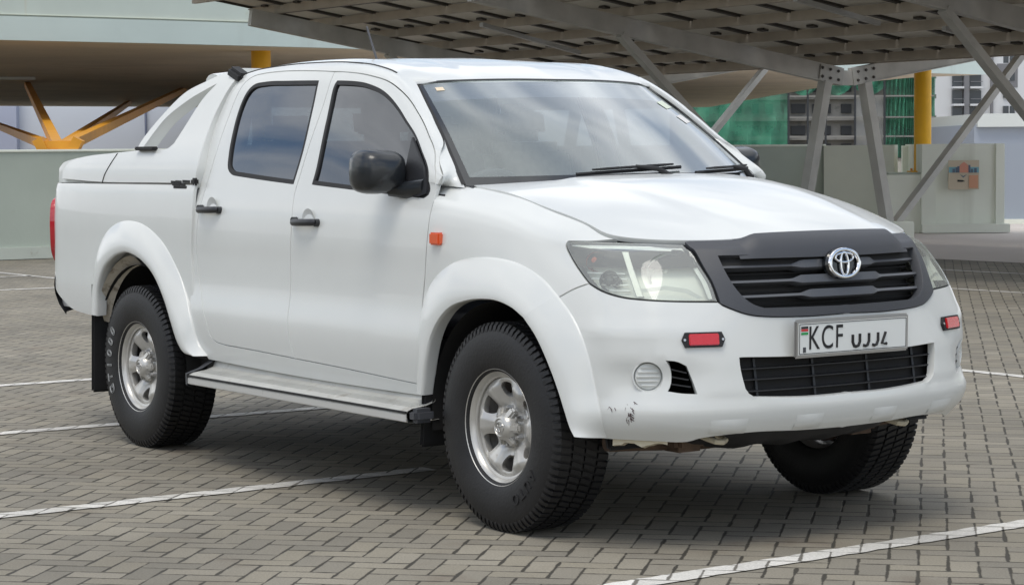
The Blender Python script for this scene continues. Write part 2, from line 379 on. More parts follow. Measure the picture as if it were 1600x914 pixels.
# ================================================================== THE TRUCK
truck = thing('pickup_truck', 'white double cab pickup truck with black grille, parked on the pavers', 'pickup truck', (-1.7, 0, 0))
ZR = [.36, .44, .52, .62, .74, .86, .96, 1.04, 1.16, 1.26]
def wd(z):      # half width of the door side at height z
    return interp([.34, .40, .48, .58, .68, .78, .88, 1.0, 1.10, 1.18, 1.25], [.815, .850, .874, .892, .895, .876, .868, .868, .862, .850, .828], np.atleast_1d(np.array(z, float)))
def col(pts): return pts
front = [
 # bumper / grille / lamp skin, from the centre of the front to the front door. rows follow ZR
 [(.865,0,.36),(.905,0,.44),(.928,0,.52),(.925,0,.62),(.915,0,.74),(.908,0,.86),(.885,0,.96),(.862,0,1.03),(.835,0,1.062),(.80,0,1.085)],
 [(.858,.22,.36),(.897,.22,.44),(.921,.22,.52),(.917,.22,.62),(.907,.22,.74),(.896,.22,.86),(.870,.22,.96),(.840,.22,1.03),(.812,.22,1.062),(.78,.22,1.083)],
 [(.830,.41,.36),(.872,.42,.44),(.897,.42,.52),(.892,.42,.62),(.880,.42,.74),(.860,.42,.86),(.822,.42,.96),(.785,.42,1.03),(.760,.41,1.058),(.735,.40,1.078)],
 [(.780,.57,.36),(.826,.59,.44),(.850,.597,.52),(.846,.595,.62),(.832,.592,.74),(.795,.58,.86),(.745,.565,.96),(.700,.548,1.03),(.678,.538,1.056),(.655,.525,1.075)],
 [(.70,.693,.36),(.747,.724,.44),(.772,.736,.52),(.769,.736,.62),(.757,.731,.74),(.722,.717,.86),(.670,.691,.96),(.622,.662,1.03),(.585,.638,1.058),(.56,.62,1.078)],
 [(.585,.785,.36),(.620,.816,.44),(.640,.831,.52),(.638,.831,.62),(.627,.826,.74),(.588,.806,.86),(.540,.778,.96),(.497,.752,1.03),(.465,.725,1.06),(.445,.695,1.092)],
 [(.42,.825,.36),(.44,.85,.44),(.445,.865,.52),(.445,.868,.62),(.44,.862,.74),(.415,.847,.86),(.38,.825,.96),(.345,.802,1.03),(.325,.775,1.085),(.31,.705,1.14)],
 [(.2,.845,.36),(.2,.865,.44),(.2,.876,.52),(.2,.880,.62),(.2,.878,.74),(.19,.868,.86),(.17,.855,.96),(.15,.838,1.045),(.13,.802,1.125),(.12,.71,1.183)],
 [(-.1,.84,.36),(-.1,.862,.44),(-.1,.876,.52),(-.1,.882,.62),(-.1,.880,.74),(-.1,.870,.86),(-.1,.862,.96),(-.1,.85,1.06),(-.1,.815,1.165),(-.1,.715,1.234)],
 [(-.4,float(wd(.36)[0]),.36)]+[(-.4,float(wd(z)[0]),z) for z in (.44,.52,.62,.74,.86,.96,1.07)]+[(-.4,.833,1.195),(-.4,.725,1.272)],
 [(-.75,float(wd(.36)[0]),.36)]+[(-.75,float(wd(z)[0]),z) for z in (.44,.52,.62,.74,.86,.96,1.08)]+[(-.75,.840,1.22),(-.75,.735,1.30)],
]
def arcs(P, row):
    k = [0.0]
    for i in range(1, len(P)):
        k.append(k[-1] + math.dist(P[i][row][:2], P[i-1][row][:2]))
    return k
class Skin(Lat):
    def ev(s, uv):
        uv = np.atleast_2d(np.asarray(uv, float)); out = Lat.ev(s, uv); u, v = uv[:, 0], uv[:, 1]
        # bumper relief: pocket round the fog lamp, step of the lower lip, shelf under the lamps
        au = np.abs(u); sm = lambda a, b, t: (lambda q: q * q * (3 - 2 * q))(np.clip((t - a) / (b - a), 0, 1))
        fade = 1 - sm(.95, 1.10, au)
        d = -.020 * np.exp(-(((au - .80) / .16) ** 2) ** 1.6 - (((v - .60) / .062) ** 2) ** 1.5)
        d = d + .012 * (1 - sm(.50, .525, v)) * sm(.405, .44, v) * sm(.0, .1, au + .1)
        d = d + .007 * np.exp(-((v - .775) / .03) ** 2) * sm(.55, .7, au)
        d = d * fade * (v < .9)
        P2 = Lat.ev(s, uv + [1e-3, 0]) - out; n = np.stack([-P2[:, 1], P2[:, 0], 0 * u], 1); n /= np.linalg.norm(n, axis=1)[:, None] + 1e-12
        sgn = np.sign((n * (out - np.array([-1.5, 0, 0]))).sum(1)); return out + n * (d * sgn)[:, None]
SA = Skin(arcs(front, 4), ZR, front, sym0=True)

# cab: sections at x stations; rows from sill to centre of the roof / windscreen
def sect(x, h, wo, zc, ztop):
    """h: height of the shoulder corner, wo: outer half width there, zc: z of top at w=.3, ztop: z at centre"""
    zb = 1.25; t = [(x, float(wd(z)[0]) - cut(x), z) for z in (.34, .44, .56, .68, .80, .92, 1.04, 1.15)]
    w0 = float(wd(zb)[0]) - cut(x)
    if h < 1.33: w0 += 0
    zo = h - .035
    t.append((x, w0 if zo > 1.3 else w0 + .0, min(zb, zo - .02)))
    for q in (.34, .68): t.append((x, w0 + (wo - w0) * q + .010 * math.sin(math.pi * q), t[8][2] + (zo - t[8][2]) * q))
    t.append((x, wo, zo)); t.append((x, wo - .022, h - .006)); t.append((x, wo - .075, h + .010))
    t.append((x, .45 * (wo / .67), h + (zc - h) * .62 + .004)); t.append((x, .28 * (wo / .67), zc)); t.append((x, 0, ztop))
    return t
def cut(x): return .012 * max(0, (x + .9) / .5) ** 2 if x > -.9 else (.010 * max(0, (-2.2 - x) / .4) ** 2 if x < -2.2 else 0)
cab = [sect(-2.70, 1.70, .655, 1.755, 1.765), sect(-2.56, 1.745, .652, 1.780, 1.785), sect(-2.40, 1.770, .653, 1.800, 1.806), sect(-2.10, 1.787, .655, 1.815, 1.821), sect(-1.80, 1.789, .657, 1.815, 1.821), sect(-1.50, 1.780, .660, 1.804, 1.811),
       sect(-1.25, 1.755, .664, 1.782, 1.791), sect(-1.08, 1.715, .672, 1.752, 1.765), sect(-.95, 1.655, .690, 1.708, 1.727), sect(-.80, 1.560, .722, 1.64, 1.665), sect(-.62, 1.435, .762, 1.565, 1.605), sect(-.45, 1.350, .797, 1.46, 1.52), sect(-.30, 1.335, .803, 1.40, 1.45)]
VC = [0, .10, .22, .34, .46, .58, .70, .81, .91, 1.06, 1.22, 1.37, 1.41, 1.47, 1.70, 1.88, 2.16]
SC = Lat([c[0][0] for c in cab], VC, cab)

# bed: side skin wrapped round the tail corner
ZB = [.50, .60, .72, .84, .96, 1.08, 1.18, 1.245, 1.275]
WB = [.845, .868, .876, .872, .870, .869, .862, .852, .842]
def bcol(x, d=0, xs=0): return [(x + (0.02 if i == 0 else 0) * xs, wv - d, z) for i, (z, wv) in enumerate(zip(ZB, WB))]
bed = [bcol(-2.45), bcol(-2.70), bcol(-3.05), bcol(-3.45), bcol(-3.75, .004), bcol(-3.98, .014), bcol(-4.16, .035), bcol(-4.27, .085), bcol(-4.325, .16), bcol(-4.345, .26), bcol(-4.355, .5), bcol(-4.36, .84)]
UB = [0]
for i in range(1, len(bed)): UB.append(UB[-1] + math.dist(bed[i][4][:2], bed[i-1][4][:2]))
SB = Lat(UB, ZB, bed)

# traced lines (photograph pixels)
A_BASE = (684, 290); WS_BR = (727, 289)
belt_ws = [(717, 289), (701, 245), (679, 188), (660, 148), (650, 128)]
seam_roof = [(650, 128), (640, 117), (620, 107), (590, 101), (540, 98)]
door_top = [(684, 290), (680, 247), (668, 207), (648, 168), (622, 138), (600, 124.5), (570, 116.5), (531, 112.5)]
door_top_r = [(519, 112.3), (480, 111), (440, 112), (412, 115.5), (394, 121), (380, 133), (368, 155), (352, 197), (336, 245), (318, 305), (309, 345), (307, 379)]
door_rear_low = [(307, 379), (309, 420), (315, 462), (322, 501), (329, 525), (336, 533), (351, 539)]
door_bot_r = [(351, 539), (400, 548), (462, 560.5)]
door_bot_f = [(462, 560.5), (540, 576), (653, 600)]
bline = [(523, 113), (505, 165), (484, 225), (468, 277), (461, 300), (456, 345), (454, 400), (453, 466), (449.5, 500), (452, 530), (462, 560.5)]
fline = [(684, 290), (680.5, 303), (675.5, 322), (669, 360), (664, 431), (660, 475), (656, 530), (653, 600)]
fwin = [(527, 127), (552, 128), (575, 132), (606, 149), (632, 184), (654, 223), (668, 262), (671, 289), (670, 303), (662, 309)]
fwin2 = [(662, 309), (580, 299.5), (487.5, 288)]
fwin3 = [(487.5, 288), (494, 265), (509, 193), (522, 135), (527, 127)]
rwin = [(498, 127), (450, 127.5), (415, 129), (396, 134), (385, 146), (374, 170), (362, 215), (357, 245), (356, 262), (362, 272), (372, 275)]
rwin2 = [(372, 275), (411, 281), (458.5, 287.5)]
rwin3 = [(458.5, 287.5), (474, 235), (490, 165), (498, 127)]

def doors():
    bl = C(SC, *bline); fl = C(SC, *fline); dt = C(SC, *door_top); dtr = C(SC, *door_top_r)
    # front door
    top = [bl[0]] + [p for p in dt[::-1]]
    F_out = loop(top, fl, C(SC, (653, 600), (540, 576), (462, 560.5)), bl[::-1], step=.02)
    W_out = loop(C(SC, *fwin), C(SC, *fwin2), C(SC, *fwin3), step=.015)
    # rear door
    R_out = loop([bl[0]] + dtr, C(SC, *door_rear_low), C(SC, *door_bot_r), bl[::-1], step=.02)
    RW = loop(C(SC, *rwin), C(SC, *rwin2), C(SC, *rwin3), step=.015)
    fd = panel('front_door', SC, F_out, paint, truck, [W_out], holedepth=.02)
    rd = panel('rear_door', SC, R_out, paint, truck, [RW], holedepth=.02)
    def shrink(l, d):
        P = np.array(l); A = sum(P[i][0]*P[(i+1) % len(P)][1]-P[(i+1) % len(P)][0]*P[i][1] for i in range(len(P))); t = np.roll(P, -1, 0) - np.roll(P, 1, 0); t /= np.linalg.norm(t, axis=1)[:, None] + 1e-9
        n = np.stack([-t[:, 1], t[:, 0]], 1) * (1 if A > 0 else -1); return list(P + n * d)
    for nm, wn, dr in (('front', W_out, fd), ('rear', RW, rd)):
        inner = shrink(wn, .0145)
        panel('window_seal', SC, shrink(wn, -.002), rubber, dr, [inner], off=-.001, gap=0, depth=.012, step=.03)
        gl = panel('window_glass', SC, shrink(inner, -.004), tintglass, dr, off=-.009, gap=0, depth=.004, step=.04)
    # handles: recess bowl, grip
    for (hx, hy), dr in (((330, 328), rd), ((480, 347.5), fd)):
        uv = hit(SC, hx, hy); p = SC.ev([uv])[0]; n = normals(SC, [uv])[0] * SC.sg
        for s_, d_ in ((1, dr[0]), (-1, dr[1])):
            m = MB(); rr = []
            for k in range(13):
                t = k / 12; x = p[0] - .095 + .19 * t; rr.append((x, p[1] - (.012 + .022 * math.sin(math.pi * min(1, max(0, t))) ** .6), p[2] - .002 + .004 * t))
            m.tube(rr, [.012] + [.0155] * 11 + [.013], 10)
            m.tube([(p[0] - .095, p[1] + .01, p[2] + .004), (p[0] - .095, p[1] - .02, p[2] + .004)], .017, 12)
            m.tube([(p[0] + .092, p[1] + .01, p[2]), (p[0] + .092, p[1] - .018, p[2])], .016, 12)
            if s_ < 0: m.flip()
            m.build('handle', trimblk, d_)
            b = MB(); bowl = []
            for i in range(9):
                r_ = i / 8; bowl.append([(p[0] + .01 + r_ * .055 * math.cos(a), p[1] + .010 * (1 - r_ ** 2) * 1.0 - .0016, p[2] + r_ * .058 * math.sin(a)) for a in [2 * math.pi * j / 28 for j in range(29)]])
            b.grid(bowl)
            if s_ < 0: b.flip()
            b.build('handle_recess', paint, d_)
    # pillar, rail and sill panel: one C-shaped piece round the doors
    ws = C(SC, ('uv', -.475, 1.33), ('uv', -.56, 1.385), (694, 225), *belt_ws[2:]); sr = C(SC, *seam_roof); seam_v = float(sr[-1][1])
    end = [sr[-1], np.array([-1.9, seam_v]), np.array([-2.3, seam_v]), np.array([-2.50, seam_v]), np.array([-2.60, seam_v - .04])]
    rear = [np.array([-2.60, seam_v - .04]), np.array([-2.60, 1.25]), np.array([-2.585, .9]), np.array([-2.55, .5]), np.array([-2.44, .20]), np.array([-2.36, .13])]
    sill = [np.array([-2.36, .13]), np.array([-1.5, .115]), np.array([-.54, .115])]
    outer = loop(ws, sr, end, rear, sill, [np.array([-.54, .115]), fl[-1]], C(SC, (653, 600), (540, 576), (462, 560.5), (400, 548), (351, 539)),
                 C(SC, *door_rear_low)[::-1], dtr[::-1] + dt[::-1], [dt[0], ws[0]], step=.02)
    fr_ = panel('cab_side_frame', SC, outer, paint, truck)
    global PILLAR_FOOT; PILLAR_FOOT = (SC.ev([dt[0]])[0], SC.ev([ws[0]])[0], fr_)
    return seam_v
SEAM = doors()
def slab(name, S, us, vs_, off, mat_, both=True, clip=None, parent=None):
    uv = [(a, b) for a in us for b in vs_]; P = S.ev(uv) + normals(S, uv) * (off * S.sg); nv = len(vs_)
    F_ = [(i*nv+j, i*nv+j+1, (i+1)*nv+j+1, (i+1)*nv+j) for i in range(len(us)-1) for j in range(nv-1)]
    F_ = [f for f in F_ if not clip or not any(clip(P[i]) for i in f)]
    m = MB(); m.add([tuple(p) for p in P], F_)
    if both: m.mirror()
    return m
def in_arch(p): return (p[0] ** 2 + (p[2] - .40) ** 2 < .49 ** 2) or ((p[0] + 3.085) ** 2 + (p[2] - .40) ** 2 < .49 ** 2) 
# roof skin
def roof():
    def xh(wv): return -.858 - .135 * (wv / .60) ** 2
    vs_ = np.concatenate([np.linspace(SEAM, 1.55, 6), np.linspace(1.6, 2.16, 16)]); G = []
    for t in np.linspace(0, 1, 44):
        r_ = []
        for v in vs_:
            wv = -SC.ev([[-1.0, v]])[0][1]; x0 = xh(wv); x1 = -2.62
            r_.append((x0 + (x1 - x0) * t, v))
        P = SC.ev(r_)
        # soft stamped channels along the roof, fading out near the ends
        f = min(1, t / .12, (1 - t) / .12)
        for p in P:
            c = abs(abs(p[1]) - .33); p[2] -= .007 * max(0, 1 - c / .05) * f
        G.append([tuple(p) for p in P])
    # rear edge rolls down to the back window
    last = [(p[0] - .02, p[1], p[2] - .03) for p in G[-1]]; G.append(last)
    first = [(p[0] + .001, p[1], p[2] - .012) for p in G[0]]; G.insert(0, first)
    m = MB(); m.grid(G); m.mirror(); o = m.build('roof', paint, truck, 60)
    bm = bmesh.new(); bm.from_mesh(o.data); bmesh.ops.remove_doubles(bm, verts=[v for v in bm.verts if abs(v.co.y) < 2e-4], dist=2e-4); bm.to_mesh(o.data); bm.free()
    # drip moulding between roof and rail
    m = MB(); pts = [SC.ev([[x, SEAM]])[0] + np.array([0, 0, .001]) for x in np.linspace(-1.10, -2.55, 40)]; m.tube(pts, .0035, 6); pair(m, 'roof_moulding', rubber, truck)
roof()
# inner shells behind the gaps
m = slab('x', SC, np.linspace(-2.60, -.47, 70), np.linspace(.12, .90, 22), -.020, paint_in, both=False, clip=in_arch)
pair(m, 'door_inner_skin', dark, truck)
# windscreen
WSP = []
for t in (0, .5, 1):
    row = []
    for (wv, xb, zb, xt, zt) in ((0, -.115, 1.286, -.855, 1.694), (.25, -.145, 1.285, -.868, 1.694), (.48, -.235, 1.281, -.912, 1.690), (.60, -.315, 1.279, -.950, 1.686), (.745, -.435, 1.277, -.998, 1.678)):
        sh = 1 - .155 * t; x = xb + (xt - xb) * t; z = zb + (zt - zb) * t + .030 * 4 * t * (1 - t) * .5
        row.append((x, wv * sh if wv < .7 else (.742 + (.592 - .742) * t), z))
    WSP.append(row)
SW = Lat([0, .25, .48, .62, .75], [0, .43, .86], [[WSP[j][i] for j in range(3)] for i in range(5)], sym0=True)
def windscreen():
    out = [np.array([0., 0.]), np.array([.36, 0]), np.array([.748, 0.0])]
    l = loop([np.array([0., -.01]), np.array([.40, -.01]), np.array([.745, -.01])], [np.array([.745, -.01]), np.array([.745, .86])], [np.array([.745, .86]), np.array([.4, .862]), np.array([0, .862])], [np.array([0, .862]), np.array([0, -.01])], step=.03)
    g = cpanel('windscreen', SW, l, wsglass, truck, gap=0, depth=.004)
    # black ceramic border
    l2 = loop([np.array([0., .028]), np.array([.40, .028]), np.array([.722, .028])], [np.array([.722, .028]), np.array([.722, .838])], [np.array([.722, .838]), np.array([.4, .846]), np.array([0, .846])], [np.array([0, .846]), np.array([0, .028])], step=.03)
    # border strips
    def strip(name, f1, f2, n, mat_, off, parent=g, both=True):
        G = [[], []]
        for i in range(n + 1):
            t = i / n
            for k, f in enumerate((f1, f2)):
                uv = [f(t)]; p = SW.ev(uv)[0] + normals(SW, uv)[0] * SW.sg * off; G[k].append(tuple(p))
        m = MB(); m.grid(G)
        if 'side' in name: return pair(m, name, mat_, parent)
        if both: m.mirror()
        return m.build(name, mat_, parent)
    strip('side_border', lambda t: (.750, .86 * t), lambda t: (.726, .86 * t), 30, gloss_black, .0015)
    strip('header_seal', lambda t: (.752 * t, .868), lambda t: (.752 * t, .852), 30, rubber, .003)
    strip('lower_border', lambda t: (.75 * t, -.02), lambda t: (.75 * t, .045), 30, gloss_black, .0014)
    strip('side_seal', lambda t: (.757, -.01 + .88 * t), lambda t: (.745, -.01 + .88 * t), 30, rubber, .004)
    # dark band across the top
    strip('sun_band', lambda t: (.726 * t, .852), lambda t: (.726 * t, .70 - .012 * t * t), 30, glassmat('sun_band_glass', (.30, .27, .38), .05, haze=.28, film=(.30, .28, .40)), -.006)
    # stickers inside the glass
    def stick(u, v, du, dv, mt, rot=0, label=None):
        m = MB(); c, s_ = math.cos(rot), math.sin(rot); G = []
        for a in (-1, 0, 1):
            row = []
            for b in (-1, 0, 1):
                uu = u + a * du * c - b * dv * s_; vv = v + a * du * s_ + b * dv * c; sg_ = -1 if uu < 0 else 1
                p = SW.ev([[abs(uu), vv]])[0] + normals(SW, [[abs(uu), vv]])[0] * SW.sg * .002
                p = p * [1, sg_, 1]
                row.append(tuple(p))
            G.append(row)
        m.grid(G); o = m.build('sticker', mt, g); 
        if label: o['label'] = label
    stg = mat('sticker_pale', (.62, .68, .55), .5); sto = mat('sticker_orange', (.75, .62, .45), .5)
    stick(.655, .79, .020, .016, sto, label='small beige square sticker at the top corner')
    stick(-.60, .64, .055, .035, stg, -.25, label='pale green rectangular sticker'); stick(-.615, .50, .050, .035, mat('sticker_white', (.70, .68, .66), .5), -.25, label='white rectangular sticker')
windscreen()
# ------------------------------------------------------------------ bonnet
def w_edge():
    us = np.linspace(0, SA.uk[-1] - .30, 90); return [SA.ev([[u, 1.256]])[0] for u in us]
EDGE = w_edge()
def Hc(x): return interp([-.4, -.1, .1, .3, .5, .65, .75, .81, .90], [1.31, 1.300, 1.284, 1.246, 1.197, 1.153, 1.115, 1.086, 1.03], x)
def He(x): return interp([-.5, -.385, -.166, .082, .31, .437, .6, .8], [1.285, 1.272, 1.247, 1.193, 1.140, 1.098, 1.03, .93], x)
def hood_f(x, wv):
    a = np.abs(wv); z = Hc(x) - (Hc(x) - He(x)) * np.clip(a / .71, 0, 1.2) ** 2.5
    # raised centre with a soft step running back from the grille corners
    e = .36 + .10 * np.clip((.8 - x) / .9, 0, 1); t = np.clip((e - a) / .07, 0, 1); z = z + .007 * t * t * (3 - 2 * t) * np.clip((.9 - x) / .5, 0, 1)
    return x, -wv, z
SH = HF(hood_f, (-.45, .85, 0, .76))
def bonnet():
    rear = [np.array(p) for p in ((-.105, 0), (-.135, .25), (-.225, .48), (-.305, .60), (-.392, .722))]
    ed = [np.array([p[0], -p[1]]) for p in EDGE[::-1]]; ed = [p for p in ed if p[0] > -.392]
    front = [p for p in ed]
    # keep corner: edge runs down the side then along the nose
    l = loop(rear, [rear[-1]] + ed, [ed[-1], rear[0]], step=.028)
    h = cpanel('bonnet', SH, l, paint, truck, step=.03, gap=.0025, depth=.02)
    # shadow gap filler under the rim of the bonnet
    m = slab('x', SA, np.linspace(0, SA.uk[-1] - .1, 90), np.linspace(1.0, 1.27, 8), -.018, dark); m.build('bonnet_channel', dark, truck)
    c = MB(); G = []
    for t in np.linspace(-1, 1, 41):
        wv = .74 * abs(t); x = float(interp([0, .25, .48, .60, .75], [-.105, -.135, -.225, -.305, -.41], wv)); s_ = -1 if t < 0 else 1
        G.append([(x + .03, -wv * s_, 1.262), (x - .0, -wv * s_, 1.268), (x - .05, -wv * s_, 1.268), (x - .09, -wv * s_, 1.272)])
    c.grid(G).build('cowl', rubber, truck)
    for px, py in ((937, 281), (1113, 279)):
        v = on(px, py, 'z', 1.285); n = MB(); n.box((v[0] + .0, v[1], v[2] + .004), (.022, .026, .010), bev=.004); n.build('washer_nozzle', trimblk, truck)
bonnet()

# ------------------------------------------------------------------ traced lines on the front skin
lamp_in = [(1067.4, 382), (1089, 405.6), (1111, 441), (1122, 472)]
lamp_bot = [(1122, 472), (1062, 471.5), (1008, 469), (975, 465.5), (950, 459), (934, 452), (920, 443)]
lamp_out = [(920, 443), (908, 427), (895, 407), (886, 390), (884.5, 382), (888, 377)]
lamp_top = [(888, 377), (925, 377), (964.5, 378.3), (1015, 380.3), (1067.4, 382)]
flare_o1 = [(654, 606), (655, 560), (655.5, 524), (661, 480), (675, 442), (702, 414.7), (729, 404.5), (767.6, 402.2), (811, 412), (849.6, 436.5), (872, 462)]
flare_l1 = [(659, 617), (664, 570), (672, 529.5), (683, 503), (702, 480), (729, 469), (752, 466.5), (776, 469), (800, 480), (819, 496)]
flare_o2 = [(872, 462), (893.4, 491), (908, 520), (921, 560), (932, 610), (940, 650), (949, 684)]
flare_l2 = [(819, 496), (838, 525), (855, 562), (871.5, 606), (882, 640), (891, 668), (898, 682)]
rfl_o = [(147, 488), (148.5, 440), (154, 392), (168, 362), (183, 349), (198, 344), (225, 350), (253, 376), (276, 415), (290, 456), (299, 500), (310, 535), (325, 556)]
rfl_l = [(150, 493), (152, 452), (161, 419.5), (177, 400), (187, 395), (198, 393.5), (221, 406), (241, 431), (257.5, 470), (268, 505), (277, 533), (287, 550), (302, 556)]
SS = HF(lambda x, z: (x, -(wd(z)), z), (-4.2, 1.0, .36, 1.24))
def resamp(P, n):
    P = np.array(spline(P, .01)); d = np.concatenate([[0], np.cumsum(np.linalg.norm(np.diff(P, axis=0), axis=1))]); t = np.linspace(0, d[-1], n); return np.stack([np.interp(t, d, P[:, k]) for k in range(P.shape[1])], 1)
def flare(name, S, o_px, l_px, parent, wl=.917, n=70, gapends=True, bulge=.014):
    O = resamp([S.ev([hit(S, *p)])[0] for p in o_px], n); Lp = resamp([on(p[0], p[1], 'y', -wl) for p in l_px], n)
    G = []
    for i in range(n):
        uvN = np.array([0, -1., 0]); o_ = O[i]; l_ = Lp[i]; row = []
        if o_[0] > .45: uvN = np.array([min(.75, (o_[0] - .45) * 3), -1, 0]); uvN /= np.linalg.norm(uvN)
        row.append(o_ - uvN * .012); 
        for t in (0, .015, .05, .12, .22, .34, .48, .62, .76, .88, .96, 1.0):
            lin = o_ + (l_ - o_) * t; row.append(lin + uvN * (.0035 if t > 0 else .001) + uvN * bulge * (1 - (1 - t) ** 3) * (1 - t ** 5) * 1.1)
        inn = row[-1] + (row[-1] - row[-3]) * .0; c = np.array([0 if l_[0] > -1.5 else -3.085, 0, .385]); rad = (l_ - c); rad[1] = 0; rad /= np.linalg.norm(rad)
        row.append(l_ + np.array([0, .004, 0]) - rad * .004); row.append(l_ + np.array([0, .012, 0]) - rad * .005); row.append(l_ + np.array([0, .055, 0]) - rad * .0)
        G.append([tuple(p) for p in row])
    V = [p for r_ in G for p in r_]; m_ = len(G[0]); Fc = [(i*m_+j, i*m_+j+1, (i+1)*m_+j+1, (i+1)*m_+j) for i in range(n-1) for j in range(m_-1)]
    if gapends: Fc += [tuple(range(m_))[::-1], tuple(range((n-1)*m_, n*m_))]
    m = MB(); m.add(V, Fc); a = m.build(name, paint, parent[0], 50); m2 = MB(); m2.add(V, Fc); m2.flip(); b = m2.build(name, paint, parent[1], 50); return a, b
def midcurve(S, o_px, l_px, f=.35):
    o_ = resamp([hit(S, *p) for p in o_px], 30); l_ = resamp([hit(S, *p) for p in l_px], 30); return [p for p in o_ + (l_ - o_) * f]

# ------------------------------------------------------------------ front wings
def wings():
    fl = C(SA, (684, 291), *fline[1:]); lo = C(SA, *lamp_out); seam = [lo[0]] + C(SA, (898, 451), (874, 464))
    tl = C(SA, (888, 377), (925, 377), (963, 378))
    mid = midcurve(SA, flare_o1, flare_l1)
    vtop = 1.254; us = np.linspace(tl[-1][0], hit(SA, 727, 290)[0], 24); top = [np.array([u, vtop]) for u in us]
    ub = hit(SA, 727, 290.5); rear_top = None
    o = loop(seam[::-1], lo, [lo[-1]] + tl[1:-1] + [top[0]], top, [top[-1]] + C(SA, (714, 290.5), (700, 290.8), (690, 291)) + [fl[0]], fl, [fl[-1], mid[0]], mid, [mid[-1], seam[-1]], step=.02)
    w_ = panel('front_wing', SA, o, paint, truck)
    flare('wheel_arch_flare', SA, flare_o1, flare_l1, w_)
    # foot of the windscreen pillar: fills in between frame, glass edge and wing
    T0, T1, fr_ = PILLAR_FOOT; Lc = np.array([SC.ev([q])[0] for q in ([*hit(SC, 694, 225)], [-.56, 1.385], [-.475, 1.33])] + [SC.ev([hit(SC, 690, 287)])[0], SA.ev([fl[0]])[0]]); Lc = resamp(Lc, 16)
    Rc = np.array([SW.ev([[.752, v]])[0] + normals(SW, [[.752, v]])[0] * SW.sg * .003 for v in np.linspace(.34, -.035, 16)])
    for s_, d_ in ((1, fr_[0]), (-1, fr_[1])):
        G = []
        for i in range(16):
            row = []
            for k in np.linspace(-.08, 1.0, 9):
                kk = max(0, k); q = Lc[i] + (Rc[i] - Lc[i]) * k + np.array([.3, -1, .3]) * (.012 * math.sin(math.pi * kk) * i / 15 - .0025); row.append(tuple(q * [1, s_, 1]))
            G.append(row)
        m = MB(); m.grid(G); m.build('pillar_foot', paint, d_, 70)
    # side repeater lamp
    uv = hit(SA, 684, 373); p = SA.ev([uv])[0]
    for s_, d_ in ((1, w_[0]), (-1, w_[1])):
        m = MB(); m.box((p[0], p[1] - .006, p[2]), (.066, .030, .048), Matrix.Rotation(.02, 3, 'Z'), bev=.006)
        if s_ < 0: m.flip()
        m.build('side_indicator', orangel, d_)
wings()

